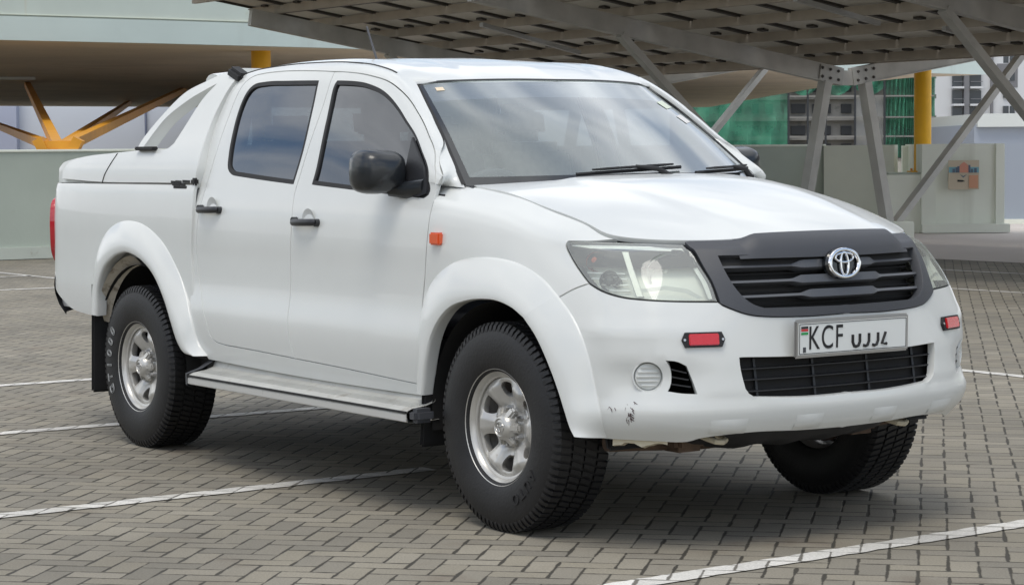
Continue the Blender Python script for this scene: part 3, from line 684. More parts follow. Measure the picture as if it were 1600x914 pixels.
# ------------------------------------------------------------------ front bumper
CZ_GB = .815     # bottom of grille surround at the centre
surr_low = [(1125, 475), (1143, 483), (1174, 492.5), (1250, 494.5)]
def bumper():
    seam = C(SA, (920, 443), (898, 451), (874, 464)); mid = midcurve(SA, flare_o2, flare_l2, .4)
    bot = C(SA, (949, 686), (985, 688), (1025, 690), (1073, 691), (1096, 685)) + [np.array([.40, .415]), np.array([.2, .408]), np.array([0, .405])]
    top = C(SA, (1250, 494.5)) ; sl_ = [np.array([0, CZ_GB])] + C(SA, (1250, 494.5), (1174, 492.5), (1143, 483), (1125, 475)); lb = C(SA, *lamp_bot)
    o = loop(sl_, lb, seam, [seam[-1], mid[0]], mid, [mid[-1], bot[0]], bot, [bot[-1], sl_[0]], step=.02)
    lg = C(SA, (1156, 559), (1158, 575), (1163, 596), (1168, 611), (1179, 619)); lgz = hit(SA, 1250, 618)[1]
    zt, zb = .672, .532
    low = loop([np.array([.0, zt])] + [np.array([.2, zt]), lg[0]], lg, [lg[-1], np.array([.2, zb]), np.array([0, zb])], [np.array([0, zb]), np.array([0, zt])], step=.02)
    fc = hit(SA, 1013, 588.5); p0 = SA.ev([fc])[0]
    J = [(SA.ev([fc + d])[0] - p0) / 1e-3 for d in ([1e-3, 0], [0, 1e-3])]; su = np.linalg.norm(J[0]); sv = np.linalg.norm(J[1])
    fog = [fc + np.array([.052 / su * math.cos(a), .052 / sv * math.sin(a)]) for a in [2 * math.pi * i / 36 for i in range(36)]]
    air = loop(C(SA, (1040, 563), (1058, 565), (1073, 572)), C(SA, (1073, 572), (1082, 594), (1090, 616)), C(SA, (1090, 616), (1066, 615), (1043, 611.5)), C(SA, (1043, 611.5), (1048, 600), (1048, 580), (1040, 563)), step=.015)
    # lower grille opening touches the centre line: cut it out of the outline instead of a hole
    o2 = loop(sl_, lb, seam, [seam[-1], mid[0]], mid, [mid[-1], bot[0]], bot, [bot[-1], np.array([0, zb])],
              [np.array([0, zb]), np.array([.2, zb]), lg[-1]], lg[::-1], [lg[0], np.array([.2, zt]), np.array([0, zt])], [np.array([0, zt]), sl_[0]], step=.02)
    b = cpanel('front_bumper', SA, o2, paint, truck, [fog, air], hgap=0, holedepth=.05, depth=.03)
    flare('wheel_arch_flare', SA, flare_o2, flare_l2, (b, b))
    # inner dark faces
    m = slab('x', SA, np.linspace(0, SA.uk[4] + .12, 50), np.linspace(.42, .80, 14), -.055, dark); m.build('bumper_core', dark, b)
    # lower grille: horizontal and upright bars
    m = MB()
    for z in (.56, .60, .638):
        for s_ in (1, -1):
            pts = [SA.ev([[u, z]])[0] * [1, s_, 1] - np.array([.030, 0, 0]) for u in np.linspace(0, lg[0][0], 14)]
            G = [[(p[0] - .02, p[1], p[2] + .003), (p[0] + .004, p[1], p[2] + .002), (p[0] + .004, p[1], p[2] - .002), (p[0] - .02, p[1], p[2] - .003)] for p in pts]; m.grid(G)
    for u in (.13, .38):
        for s_ in (1, -1):
            a = SA.ev([[u, zb]])[0] * [1, s_, 1] - np.array([.04, 0, 0]); c = SA.ev([[u, zt]])[0] * [1, s_, 1] - np.array([.052, 0, 0]); m.bar(a, c, .006, .010, up=(0, 1, 0))
    m.build('lower_grille', trimblk, b)
    for s_ in (1, -1):   # side air slots: louvres
        m = MB()
        for t in (.25, .5, .75):
            a = SA.ev([hit(SA, 1043 + 2 * t, 563 + 48 * t)])[0] * [1, s_, 1] - np.array([.02, 0, 0]); c = SA.ev([hit(SA, 1075 + 13 * t, 572 + 44 * t)])[0] * [1, s_, 1] - np.array([.02, 0, 0]); m.bar(a, c, .02, .004)
        m.build('air_slot_louvre', trimblk, b)
    # ribbed fog lamp blanks
    for s_ in (1, -1):
        m = MB(); N_ = normals(SA, [fc])[0] * SA.sg; N_ = Vector((N_[0], N_[1] * .55, 0)).normalized(); c = Vector(p0) - N_ * .014
        m.lathe([(.0, .006), (.040, .006), (.045, .004), (.047, -.01), (.0475, -.03)], c, N_, 36)
        m.lathe([(.046, -.004), (.0515, .012), (.055, .012), (.056, 0), (.054, -.03)], c, N_, 36)
        T = N_.cross(Vector((0, 0, 1)))
        for k in (-2, -1, 0, 1, 2):
            hw = math.sqrt(max(.0001, .040 ** 2 - (k * .0155) ** 2)); m.bar(c + Vector((0, 0, k * .0155)) - T * hw + N_ * .008, c + Vector((0, 0, k * .0155)) + T * hw + N_ * .008, .009, .0065, bev=.002)
        if s_ < 0: m.flip()
        m.build('fog_lamp_cover', paint, b)
    # stamped pads and skid step at the bottom of the bumper
    m = MB()
    for s_ in (1, -1):
        for (u0, u1) in ((.12, .24), (.44, .58)):
            G = []
            for u in np.linspace(u0, u1, 6):
                q = SA.ev([[u, .415], [u, .43], [u, .455], [u, .47]]); N_ = normals(SA, [[u, .44]])[0] * SA.sg; e = .006 if u0 < u < u1 else .0005
                G.append([tuple((q[k] + N_ * (e if k in (1, 2) else .0005)) * [1, s_, 1]) for k in range(4)])
            m = MB(); m.grid(G); m.build('bumper_pad', paint, b)
    # red reflectors
    uv = hit(SA, 1098.5, 531)
    for s_ in (1, -1):
        p = SA.ev([uv])[0]; N_ = normals(SA, [uv])[0] * SA.sg; N_ = Vector(N_); T = N_.cross(Vector((0, 0, 1))).normalized(); U = T.cross(N_) * -1
        rot = Matrix((T, N_, T.cross(N_))).transposed(); c = Vector(p) + N_ * .005
        m = MB(); h = MB()
        poly = [c + T * a + T.cross(N_) * z_ for a, z_ in ((-.078, 0), (-.066, .026), (.066, .026), (.078, 0), (.066, -.026), (-.066, -.026))]
        m.prism([q - N_ * .006 for q in poly], N_ * .010)
        h.box(c + N_ * .006, (.108, .010, .040), rot, bev=.003)
        if s_ < 0: m.flip(); h.flip()
        mo = m.build('reflector_housing', rubber, b); h.build('red_reflector', redrefl, mo)
        for a in (-.069, .069):
            sc = MB(); sc.lathe([(0, .002), (.0045, .002), (.005, 0)], c + T * a + N_ * .0045, N_, 10)
            if s_ < 0: sc.flip()
            sc.build('screw', steel, mo)
    # scuff marks on the corner of the bumper
    rnd = random.Random(3); scm = mat('scuff', (.09, .06, .06), .7)
    for (x, y, n, sx, sy) in ((984, 644, 26, 7, 16), (955, 640, 5, 9, 10)):
        m = MB()
        for k in range(n):
            a = x + rnd.gauss(0, sx * .5); c_ = y + rnd.gauss(0, sy * .5); ln = rnd.uniform(2, 8); an = rnd.gauss(1.1, .35); q = []
            for (du, dv) in ((0, 0), (math.cos(an) * ln, math.sin(an) * ln), (math.cos(an) * ln + .7, math.sin(an) * ln - .7), (.9, -1.0)):
                uv_ = hit(SA, a + du, c_ + dv); q.append(tuple(SA.ev([uv_])[0] + normals(SA, [uv_])[0] * SA.sg * .0012))
            m.add(q, [(0, 1, 2, 3)])
        m.build('scuff_mark', scm, b)
    return b
BUMP = bumper()

# ------------------------------------------------------------------ grille and emblem
def text_mb(s, size, origin, X, Y, N_, mt, name, parent, sx=1.0, ext=.001, align='CENTER', track=1.0, outline=0):
    cu = bpy.data.curves.new('t', 'FONT'); cu.body = s; cu.size = size; cu.align_x = align; cu.align_y = 'CENTER'; cu.extrude = ext
    if outline: cu.fill_mode = 'NONE'; cu.extrude = 0; cu.bevel_depth = .0017; cu.bevel_resolution = 1
    cu.size = size; cu.space_character = track
    o = bpy.data.objects.new('t', cu); COL.objects.link(o); dg = bpy.context.evaluated_depsgraph_get(); me = bpy.data.meshes.new_from_object(o.evaluated_get(dg))
    X, Y, N_ = Vector(X), Vector(Y), Vector(N_); V = [Vector(origin) + X * (v.co.x * sx) + Y * v.co.y + N_ * v.co.z for v in me.vertices]; Fc = [tuple(p.vertices) for p in me.polygons]
    bpy.data.objects.remove(o); bpy.data.curves.remove(cu); bpy.data.meshes.remove(me)
    return mesh(name, V, Fc, mt, parent, 0) if name else (V, Fc)
def grille():
    vt = 1.252
    ins = [(1122, 401), (1134, 426), (1148, 449), (1163, 466), (1178, 476), (1194, 481), (1240, 485.5)]
    inp = C(SA, *ins); zb = CZ_GB + .030
    out_l = C(SA, (1125, 475), (1112.6, 441.6), (1095, 411), (1072, 383)); top = [np.array([out_l[-1][0], vt]), np.array([out_l[-1][0] * .5, vt]), np.array([0, vt])]
    low = [np.array([0, CZ_GB])] + C(SA, (1250, 494.5), (1174, 492.5), (1143, 483), (1125, 475))
    zt = inp[0][1]
    o = loop(low, out_l, [out_l[-1]] + top, [np.array([0, vt]), np.array([0, zt])], [np.array([0, zt]), np.array([.2, zt]), inp[0]], inp[:6], [inp[5], np.array([.22, zb + .002]), np.array([0, zb])], [np.array([0, zb]), np.array([0, CZ_GB])], step=.018)
    g = cpanel('grille_surround', SA, o, greyplast, truck, off=.006, gap=.002, depth=.035)
    # raised upper centre bar
    G = []
    for t in np.linspace(-1, 1, 50):
        u = abs(t) * .40; s_ = -1 if t < 0 else 1; k = max(0, min(1, (1 - abs(t)) / .22)); k = k * k * (3 - 2 * k); row = []
        for v, lift in ((1.02, .002), (1.06, .010), (1.13, .014), (1.20, .016), (1.252, .014), (1.275, -.004)):
            q = SA.ev([[u, v]])[0]; n = normals(SA, [[u, v]])[0] * SA.sg; row.append(tuple((q + n * (.004 + lift * k)) * [1, s_, 1] + np.array([0, 0, .010 * k if v > 1.1 else 0])))
        G.append(row)
    MB().grid(G).build('grille_top_bar', greyplast, g)
    m = slab('x', SA, np.linspace(0, SA.uk[5] - .1, 40), np.linspace(.80, 1.15, 12), -.075, dark); m.build('grille_back', dark, g)
    # slats
    zz = [hit(SA, 1133, 414.6)[1], hit(SA, 1146, 438.7)[1], hit(SA, 1163, 462)[1]]; ue = [hit(SA, 1128, 414)[0], hit(SA, 1142, 438.7)[0], hit(SA, 1160, 462)[0]]
    for z, u1, wid in zip(zz, ue, (.20, .215, .185)):
        m = MB(); G = []
        for t in np.linspace(-1, 1, 60):
            u = abs(t) * u1; s_ = -1 if t < 0 else 1; p = SA.ev([[u, z]])[0]; n = normals(SA, [[u, z]])[0] * SA.sg
            k = max(0, min(1, (wid - u) / .035)); hh = .0055 + .0105 * k; pr = -.020 + .008 * k
            c = p + n * pr; G.append([tuple(q * [1, s_, 1]) for q in (c + [0, 0, hh] - n * .03, c + [0, 0, hh], c + [0, 0, -hh * .8] + n * .007, c + [0, 0, -hh * 1.1], c + [0, 0, -hh * 1.1] - n * .03)])
        m.grid(G); m.build('grille_slat', slatm, g)
    m = MB()   # fine horizontal bars behind
    for z in np.linspace(zb + .01, zt - .01, 9):
        for s_ in (1, -1):
            pts = [SA.ev([[u, z]])[0] * [1, s_, 1] - np.array([.055, 0, 0]) for u in np.linspace(0, .5, 14)]; m.tube(pts, .0025, 5)
    m.build('grille_mesh', dark, g)
    # emblem: three ellipses on a dark dish
    c = Vector((SA.ev([[0, .985]])[0][0] + .016, 0, .992)); Nn = Vector((1, 0, .10)).normalized(); Yx = Vector((0, 1, 0)); Up = Nn.cross(Yx); Up = Up if Up.z > 0 else -Up
    e = MB(); e.lathe([(0, .004), (.070, .003), (.078, -.004), (.078, -.02)], c - Nn * .006, Nn, 40); em = None
    for i in range(len(e.V)):
        v = Vector(e.V[i]) - c; yy = v.dot(Yx) * 1.0; uu = v.dot(Up); e.V[i] = tuple(c + Yx * yy * 1.0 + Up * uu * .72 + Nn * v.dot(Nn))
    em = e.build('emblem', gloss_black, g)
    def ring(cy, cz, ry, rz, th):
        m = MB(); V = []; n, k = 48, 8
        for i in range(n):
            a = 2 * math.pi * i / n
            for j in range(k):
                b = 2 * math.pi * j / k; r_ = th * (1 + .35 * abs(math.cos(a)) if ry > .05 else 1)
                V.append(c + Yx * (cy + (ry + r_ * math.cos(b)) * math.cos(a)) + Up * (cz + (rz + r_ * math.cos(b)) * math.sin(a)) + Nn * (.006 + r_ * .8 * math.sin(b)))
        m.add(V, [(i*k+j, i*k+(j+1) % k, ((i+1) % n)*k+(j+1) % k, ((i+1) % n)*k+j) for i in range(n) for j in range(k)]); return m.build('emblem_ring', chrome, em)
    ring(0, 0, .069, .049, .0062); ring(0, .020, .042, .0165, .0045); ring(0, -.002, .018, .041, .0045)
    return g
grille()

# ------------------------------------------------------------------ number plate
def plate():
    c = Vector((.938, 0, .737)); N_ = Vector((1, 0, -.02)).normalized(); X = Vector((0, 1, 0)); Y = Vector((.02, 0, 1)).normalized(); rot = Matrix((X, Y, N_)).transposed()
    fr = MB(); fr.box(c, (.545, .135, .014), rot, bev=.012); f_ = fr.build('number_plate_frame', steel, truck)
    f2 = MB(); f2.box(c + N_ * .0045, (.525, .118, .008), rot, bev=.006); p_ = f2.build('number_plate', platewhite, f_)
    b = MB(); o = c + N_ * .0095
    for a, d in (((-.255, .052), (.255, .052)), ((-.255, -.052), (.255, -.052)), ((-.255, -.052), (-.255, .052)), ((.255, -.052), (.255, .052))):
        b.bar(o + X * a[0] + Y * a[1], o + X * d[0] + Y * d[1], .0022, .0006, up=N_)
    b.build('plate_border', rubber, p_)
    text_mb('KCF', .118, o + X * -.133 + Y * -.002, X, Y, N_, rubber, 'plate_lettering', p_, sx=.72, ext=.0008, track=1.12)
    for z_, cc, nm in ((.040, (.02, .02, .02), 'k'), (.031, (.55, .03, .04), 'r'), (.019, (.02, .30, .08), 'g')):
        MB().box(o + X * -.232 + Y * z_, (.032, .008, .001), rot).build('plate_flag_stripe', mat('flag_' + nm, cc, .5), p_)
    MB().box(o + X * -.232 + Y * -.038, (.013, .018, .001), rot).build('plate_hologram', greyplast, p_)
    # the lower halves of the last characters, the only bits of them that show
    m = MB(); 
    def arc(cx, w_, fl=0):
        pts = [(cx - w_, .004), (cx - w_, -.022), (cx - w_ * .6, -.036), (cx, -.039), (cx + w_ * .6, -.036), (cx + w_, -.022), (cx + w_, .006)]
        if fl: pts = pts[1 + fl:]
        m.tube([o + X * a + Y * b_ for a, b_ in pts], .0058, 6)
    arc(.012, .017); arc(.056, .017, 1); arc(.100, .017, 1); m.tube([o + X * a + Y * b_ for a, b_ in ((.154, .006), (.136, -.034), (.160, -.036))], .0056, 6)
    m.build('plate_lettering', rubber, p_)
    return f_
plate()

# ------------------------------------------------------------------ headlamps
def lamps():
    lt = C(SA, *lamp_top); o = loop(C(SA, *lamp_in), C(SA, *lamp_bot), C(SA, *lamp_out), lt, step=.016)
    P = np.array(o); cen = P.mean(0)
    def shr(f): return [cen + (p - cen) * f for p in P]
    lens = panel('headlamp', SA, o, lensglass, truck, off=.001, gap=.005, depth=.006, step=.03)
    panel('lamp_seal', SA, shr(1.005), rubber, lens, [shr(.965)], off=-.006, gap=0, depth=.04, step=.05)
    panel('lamp_housing', SA, shr(.985), lampdull, lens, off=-.050, gap=0, depth=.004, step=.03)
    dv = [SA.ev([hit(SA, *p)])[0] for p in ((977, 394), (985, 420), (1000, 464))]
    for s_, d_ in ((1, lens[0]), (-1, lens[1])):
        m = MB(); G = []                                   # upright divider
        for p in dv: n = np.array([.82, -.57, 0]); T = np.array([.57, .82, 0]); G.append([tuple(p - n * .08 - T * .012), tuple(p - n * .016 - T * .010), tuple(p - n * .014 + T * .010), tuple(p - n * .075 + T * .02)])
        m.grid(G)
        if s_ < 0: m.flip()
        m.build('lamp_divider', lampdull, d_)
        # main reflector bowl, facing forwards
        c = SA.ev([hit(SA, 1050, 425)])[0]; m = MB(); prof = [(0, -.050), (.012, -.050), (.030, -.047), (.031, -.044), (.050, -.038), (.051, -.035), (.066, -.026), (.067, -.022), (.074, -.014)]
        m.lathe(prof, (c[0] - .035, c[1] + .012, c[2]), (1, -.25, 0), 40)
        for i in range(len(m.V)):
            v = m.V[i]; m.V[i] = (v[0] - max(0, (v[1] - c[1])) * .0, c[1] + .005 + (v[1] - c[1]) * 1.15, c[2] + (v[2] - c[2]) * .86)
        if s_ < 0: m.flip()
        rf = m.build('reflector_bowl', bowlm, d_, 20)
        m = MB(); m.lathe([(0, .0), (.007, -.004), (.009, -.02), (.009, -.03)], (c[0] - .045, c[1] + .012, c[2]), (1, -.2, 0), 16)
        if s_ < 0: m.flip()
        m.build('bulb_shield', lampdull, rf)
        # pale strip along the top edge, upright strip along the grille side
        for pa, pb, nm in ((((893, 381), (925, 381), (965, 382), (1015, 384), (1066, 386)), ((896, 389), (925, 389), (965, 390), (1015, 392), (1070, 394)), 'lamp_top_strip'), (((1068, 388), (1088, 412), (1106, 440), (1117, 468)), ((1061, 390), (1080, 414), (1097, 441), (1108, 468)), 'lamp_side_strip'), (((1003, 452), (1040, 447), (1075, 452), (1100, 466)), ((1003, 458), (1040, 454), (1073, 459), (1092, 468)), 'lamp_lower_arc')):
            m = MB(); nn = np.array([.82, -.57, 0]); A_ = [SA.ev([hit(SA, *q)])[0] - nn * .020 for q in pa]; B_ = [SA.ev([hit(SA, *q)])[0] - nn * .030 for q in pb]; m.grid([[tuple(x) for x in A_], [tuple(x) for x in B_]])
            if s_ < 0: m.flip()
            m.build(nm, mat(nm, (.88, .90, .86), .25), d_)
        # turn signal part: horizontal ribs, two bulbs
        m = MB()
        for y in (392, 401, 410, 419, 428, 437, 446, 455):
            x0 = np.interp(y, [380, 407, 441, 462], [892, 900, 922, 960]); pts = [SA.ev([hit(SA, x, y + (x - 930) * .03)])[0] - np.array([.82, -.57, 0]) * .05 for x in np.linspace(x0 + 6, 968 + (y - 394) * .3, 8)]; m.tube(pts, .0035, 6)
        if s_ < 0: m.flip()
        m.build('reflector_ribs', lampchrome, d_)
        for (x, y, r_, mt_) in ((930, 410, .019, mat('bulb_amber', (.42, .10, .05), .2)), (943, 404, .012, gloss_black), (951, 440, .019, mat('bulb_dark', (.10, .10, .09), .15, metal=.6)), (963, 443, .010, gloss_black)):
            c = SA.ev([hit(SA, x, y)])[0] - np.array([.75, -.66, 0]) * .04; m = MB(); m.lathe([(0, .014), (r_ * .6, .011), (r_, 0), (r_ * .9, -.012), (r_ * .5, -.035)], tuple(c), (.8, -.6, 0), 20); m.lathe([(r_ * 1.9, .004), (r_ * 1.5, -.02), (r_ * .6, -.03)], tuple(c), (.8, -.6, 0), 20)
            if s_ < 0: m.flip()
            m.build('lamp_bulb', mt_, d_)
lamps()
# ------------------------------------------------------------------ cargo bed
def cargo_bed():
    fr = C(SB, (303, 297), (300, 350), (299, 400), (302, 460), (309, 520)) ; mid = midcurve(SB, rfl_o, rfl_l, .4)
    topf = float(hit(SB, 303, 297)[1])
    uT = SB.uk[8] - .02
    fr = [np.array([fr[0][0], 1.262])] + fr[1:]
    low = C(SB, (146, 494), (115, 484)) ; low = [low[0], low[1], np.array([SB.uk[5] + .02, low[1][1] + .03]), np.array([uT, .80])]
    back = [np.array([uT, .80]), np.array([uT, 1.262])]; top = [np.array([uT, 1.262]), np.array([fr[0][0], 1.262])]
    i = len(mid)
    midr = mid[::-1]      # front to rear
    o = loop(top, fr, [fr[-1], midr[0]], midr, [midr[-1], low[0]], low, back, step=.022)
    b = panel('cargo_bed_side', SB, o, paint, truck)
    flare('wheel_arch_flare', SS, rfl_o, rfl_l, b, bulge=.018)
    # tailgate
    tg = loop([np.array([uT + .11, .80]), np.array([SB.uk[-1], .80])], [np.array([SB.uk[-1], .80]), np.array([SB.uk[-1], 1.262])], [np.array([SB.uk[-1], 1.262]), np.array([uT + .11, 1.262])], [np.array([uT + .11, 1.262]), np.array([uT + .11, .80])], step=.04)
    panel('tailgate', SB, tg, paint, truck)
    # tail lamps
    tl = loop([np.array([uT + .004, .80]), np.array([uT + .10, .80])], [np.array([uT + .10, .80]), np.array([uT + .10, 1.20])], [np.array([uT + .10, 1.20]), np.array([uT + .004, 1.20])], [np.array([uT + .004, 1.20]), np.array([uT - .085, 1.15]), np.array([uT - .09, .92]), np.array([uT + .004, .80])], step=.025)
    panel('tail_lamp', SB, tl, tail_red, truck, off=.026, depth=.04)
    m = slab('x', SB, np.linspace(.06, SB.uk[-1], 60), np.linspace(.62, 1.25, 12), -.03, dark, clip=in_arch); m.build('bed_inner_wall', paint_in, truck)
    # rear bumper: step bar and dark end pieces
    m = MB(); m.box((-4.40, 0, .70), (.12, 1.10, .14), bev=.02); rb = m.build('rear_bumper', steel, truck)
    for s_ in (1, -1):
        c_ = [on(x, y, 'y', -.80) for x, y in ((92, 426), (91, 438), (93, 452), (99, 468), (110, 484))]
        m = MB(); m.grid([[(p[0] + .02, p[1] + .10, p[2] + .01), (p[0] - .005, p[1] + .02, p[2]), (p[0] - .0, p[1] - .02, p[2] - .008), (p[0] + .05, p[1] - .045, p[2] - .02)] for p in c_])
        if s_ < 0: m.flip()
        m.build('bumper_corner', trimblk, rb)
        m = MB(); a_ = on(93, 427, 'y', -.80); m.tube([a_ + [0, .16, .0], a_ + [-.005, .03, .0], a_ + [.05, -.035, .005]], [.03, .03, .012], 10)
        if s_ < 0: m.flip()
        m.build('bumper_corner_cap', paint, rb)
cargo_bed()

# ------------------------------------------------------------------ hard lid and styling bar
def tailcut(x): return interp([-4.345, -4.325, -4.27, -4.16, -3.98, -3.75, -3.45, -2], [.26, .16, .085, .035, .014, .004, 0, 0], np.atleast_1d(np.array(x, float)))
def lw_(z): return interp([1.20, 1.275, 1.34, 1.42, 1.50, 1.62, 1.72, 1.80], [.850, .846, .838, .806, .768, .714, .670, .630], np.atleast_1d(np.array(z, float)))
SL = HF(lambda x, z: (x, -(lw_(z)) + tailcut(x), z), (-4.5, -2.4, 1.24, 1.80))
def lid():
    # outer face of the sail and the side band, one panel with the bar window cut out
    band_low = C(SL, (303, 296), (240, 292.5), (160, 286), (97, 279.5)); band_low = [np.array([p[0], max(1.268, p[1])]) for p in band_low]
    up = C(SL, (97, 279.5), (98, 268), (106, 256), (118, 249), (140, 243.5), (180, 239), (213, 235.5))
    bar_o = C(SL, (213, 235.5), (222, 219), (252, 182), (288, 146), (324, 126.5), (348, 115.5), (369, 108.5))
    front = C(SL, (369, 108.5), (371, 118), (352, 148), (333, 185), (318, 225), (308, 262), (303, 296))
    win = loop(C(SL, (224, 230.5), (240, 208), (259.4, 184.5), (295.5, 156), (318, 142.5), (339, 131)), C(SL, (339, 131), (316, 156), (290, 196), (272, 224)), C(SL, (272, 224), (262, 232), (224, 230.5)), step=.018)
    o = loop(band_low, up, bar_o, front, step=.02)
    s_ = panel('styling_bar', SL, o, paint, truck, [win], depth=.055, holedepth=.055, rnd=.008, gap=.001)
    # inner faces
    V, Fc = panel_data(SL, o, [win], off=-.055, depth=.001, gap=.001)
    for k, d_ in enumerate(s_):
        mesh('inner_face', [(v[0], -v[1] if k else v[1], v[2]) for v in V], [f[::-1] for f in Fc] if not k else Fc, paint, d_, 42)
    for k, d_ in enumerate(s_):      # dark foot of the bar on the lid, seam of the lid, badge
        sg = -1 if k else 1
        p = SL.ev([hit(SL, 232, 233)])[0]; m = MB(); m.box((p[0], (p[1] - .012) * sg, p[2] + .002), (.20, .030, .018), bev=.004); m.build('bar_foot', rubber, d_)
        a = [SL.ev([hit(SL, *q)])[0] * [1, sg, 1] + [0, -.0012 * sg, 0] for q in ((184, 240), (172, 258), (163, 275), (160, 286))]; m = MB(); m.tube(spline(a, .02), .0025, 6); m.build('lid_seam', rubber, d_)
        m = MB()
        for i, (x0, x1, y) in enumerate(((268, 274, 284.5), (275, 284, 284), (286, 297, 283.5), (270, 282, 288), (283, 290, 288.5), (272, 292, 292.5))):
            q0 = SL.ev([hit(SL, x0, y)])[0]; q1 = SL.ev([hit(SL, x1, y + .6)])[0]; m.bar((q0[0], (q0[1] - .002) * sg, q0[2]), (q1[0], (q1[1] - .002) * sg, q1[2]), .003, .012)
        m.build('badge', rubber, d_)
        q = SL.ev([hit(SL, 300, 286)])[0]; m = MB(); m.box((q[0] + .02, (q[1] + .004) * sg, q[2] + .005), (.05, .022, .035), bev=.008); m.build('bar_bracket', rubber, d_)
    # lid top
    G = []
    for x in np.concatenate([np.linspace(-2.66, -4.1, 30), np.linspace(-4.13, -4.27, 10)]):
        zt = float(interp([-4.30, -4.28, -4.24, -4.15, -4.0, -3.7, -3.3, -2.6], [1.27, 1.285, 1.325, 1.362, 1.385, 1.40, 1.415, 1.43], x)); row = []
        wmax = float(lw_(min(zt, 1.42))[0]) - float(tailcut(x)[0])
        for q in np.linspace(0, 1, 14): row.append((x, -(wmax - .006) * q, zt + .025 * (1 - q * q) - .004))
        row.append((x, -(wmax - .004) - .0, zt - .03)); row.append((x, -(wmax - .004), 1.262))
        G.append(row)
    G.append([(-4.285 - .01 * (1 - q * q), -.74 * q, 1.255) for q in list(np.linspace(0, 1, 14)) + [1, 1]])
    m = MB(); m.grid(G); m.mirror(); m.build('bed_lid', paint, truck, 50)
    # cross bar over the cab end with dark end caps
    m = MB(); pts = [(-2.80 + .0, -.60 + 1.2 * t, 1.735 + .045 * math.sin(math.pi * t)) for t in np.linspace(0, 1, 14)]; m.tube(pts, .045, 12, sx=1.8); c = m.build('cross_bar', paint, truck)
    for s2 in (1, -1):
        v = on(378, 113, 'y', -.63); m = MB(); m.box((v[0] - .03, -.628 * s2, v[2] - .015), (.13, .07, .055), Matrix.Rotation(.35, 3, 'Y'), bev=.015); m.build('bar_end_cap', rubber, c)
lid()

# ------------------------------------------------------------------ wheels
def tyre_mb(c, rnd_):
    t = MB(); prof = [(.203, .098), (.207, .112), (.222, .121), (.245, .1275), (.270, .1315), (.300, .1325), (.325, .1295), (.345, .125), (.360, .119), (.372, .108), (.378, .092), (.379, .05), (.380, 0), (.379, -.05), (.378, -.092), (.372, -.108), (.360, -.119), (.300, -.1325), (.245, -.1275), (.207, -.112), (.203, -.098)]
    t.lathe(prof, c, n=96)
    c = Vector(c); n = 84
    for k in range(n):
        a0 = 2 * math.pi * (k + rnd_) / n
        def P(r, h, a): return c + Vector((math.cos(a) * r, -h, math.sin(a) * r))
        def blk(r0, r1, h0, h1, da, sk, aa):
            q = []
            for (h, sk_) in ((h0, 0), (h1, sk)):
                for d in (-da, da):
                    for r in (r0, r1): q.append(P(r, h, aa + d + sk_))
            t.add(q, [(0, 1, 3, 2), (4, 6, 7, 5), (0, 4, 5, 1), (2, 3, 7, 6), (1, 5, 7, 3), (0, 2, 6, 4)])
        for s_ in (1, -1):
            w_ = .026 if k % 2 else .022
            blk(.372, .388, .062 * s_, .107 * s_, w_, .02 * s_, a0)                   # shoulder block
            q = []
            for (r, h) in ((.386, .106), (.374, .1175), (.360, .1215), (.354, .122)):
                for d in (-w_, w_ * .8): q.append(P(r, h * s_, a0 + d + .02 * s_)); 
            L0 = len(q)
            for (r, h) in ((.370, .10), (.362, .108), (.352, .115), (.348, .117)):
                for d in (-w_, w_ * .8): q.append(P(r, h * s_, a0 + d + .02 * s_))
            f = []
            for i in range(3): f += [(2*i, 2*i+1, 2*i+3, 2*i+2), (2*i, 2*i+2, L0+2*i+2, L0+2*i), (2*i+1, L0+2*i+1, L0+2*i+3, 2*i+3)]
            f += [(0, L0, L0+1, 1), (6, 7, L0+7, L0+6)]; t.add(q, f)
        for h0, off_ in ((-.028, .3), (.028, .8)):
            blk(.374, .388, h0 - .024, h0 + .024, .024, .04, a0 + off_ * 2 * math.pi / n)
    return t
def rim_surface(c):
    c = np.array(c)
    def fn(X, Z):
        r = np.hypot(X, Z); a = np.arctan2(Z, X); s = np.cos(6 * (a - R(0)))
        base = interp([0, .055, .075, .095, .120, .150, .168, .180, .190, .20], [.060, .060, .050, .048, .058, .070, .075, .078, .070, .055], r)
        m = np.clip((r - .07) / .03, 0, 1) * np.clip((.183 - r) / .03, 0, 1); bump_ = .020 * (np.clip(s * .75 + .45, 0, 1)) ** 1.0 * m * (3 - 2 * m) * m
        return c[0] + X, c[1] - (base + bump_), c[2] + Z
    return HF(fn, (-.195, .195, -.195, .195))
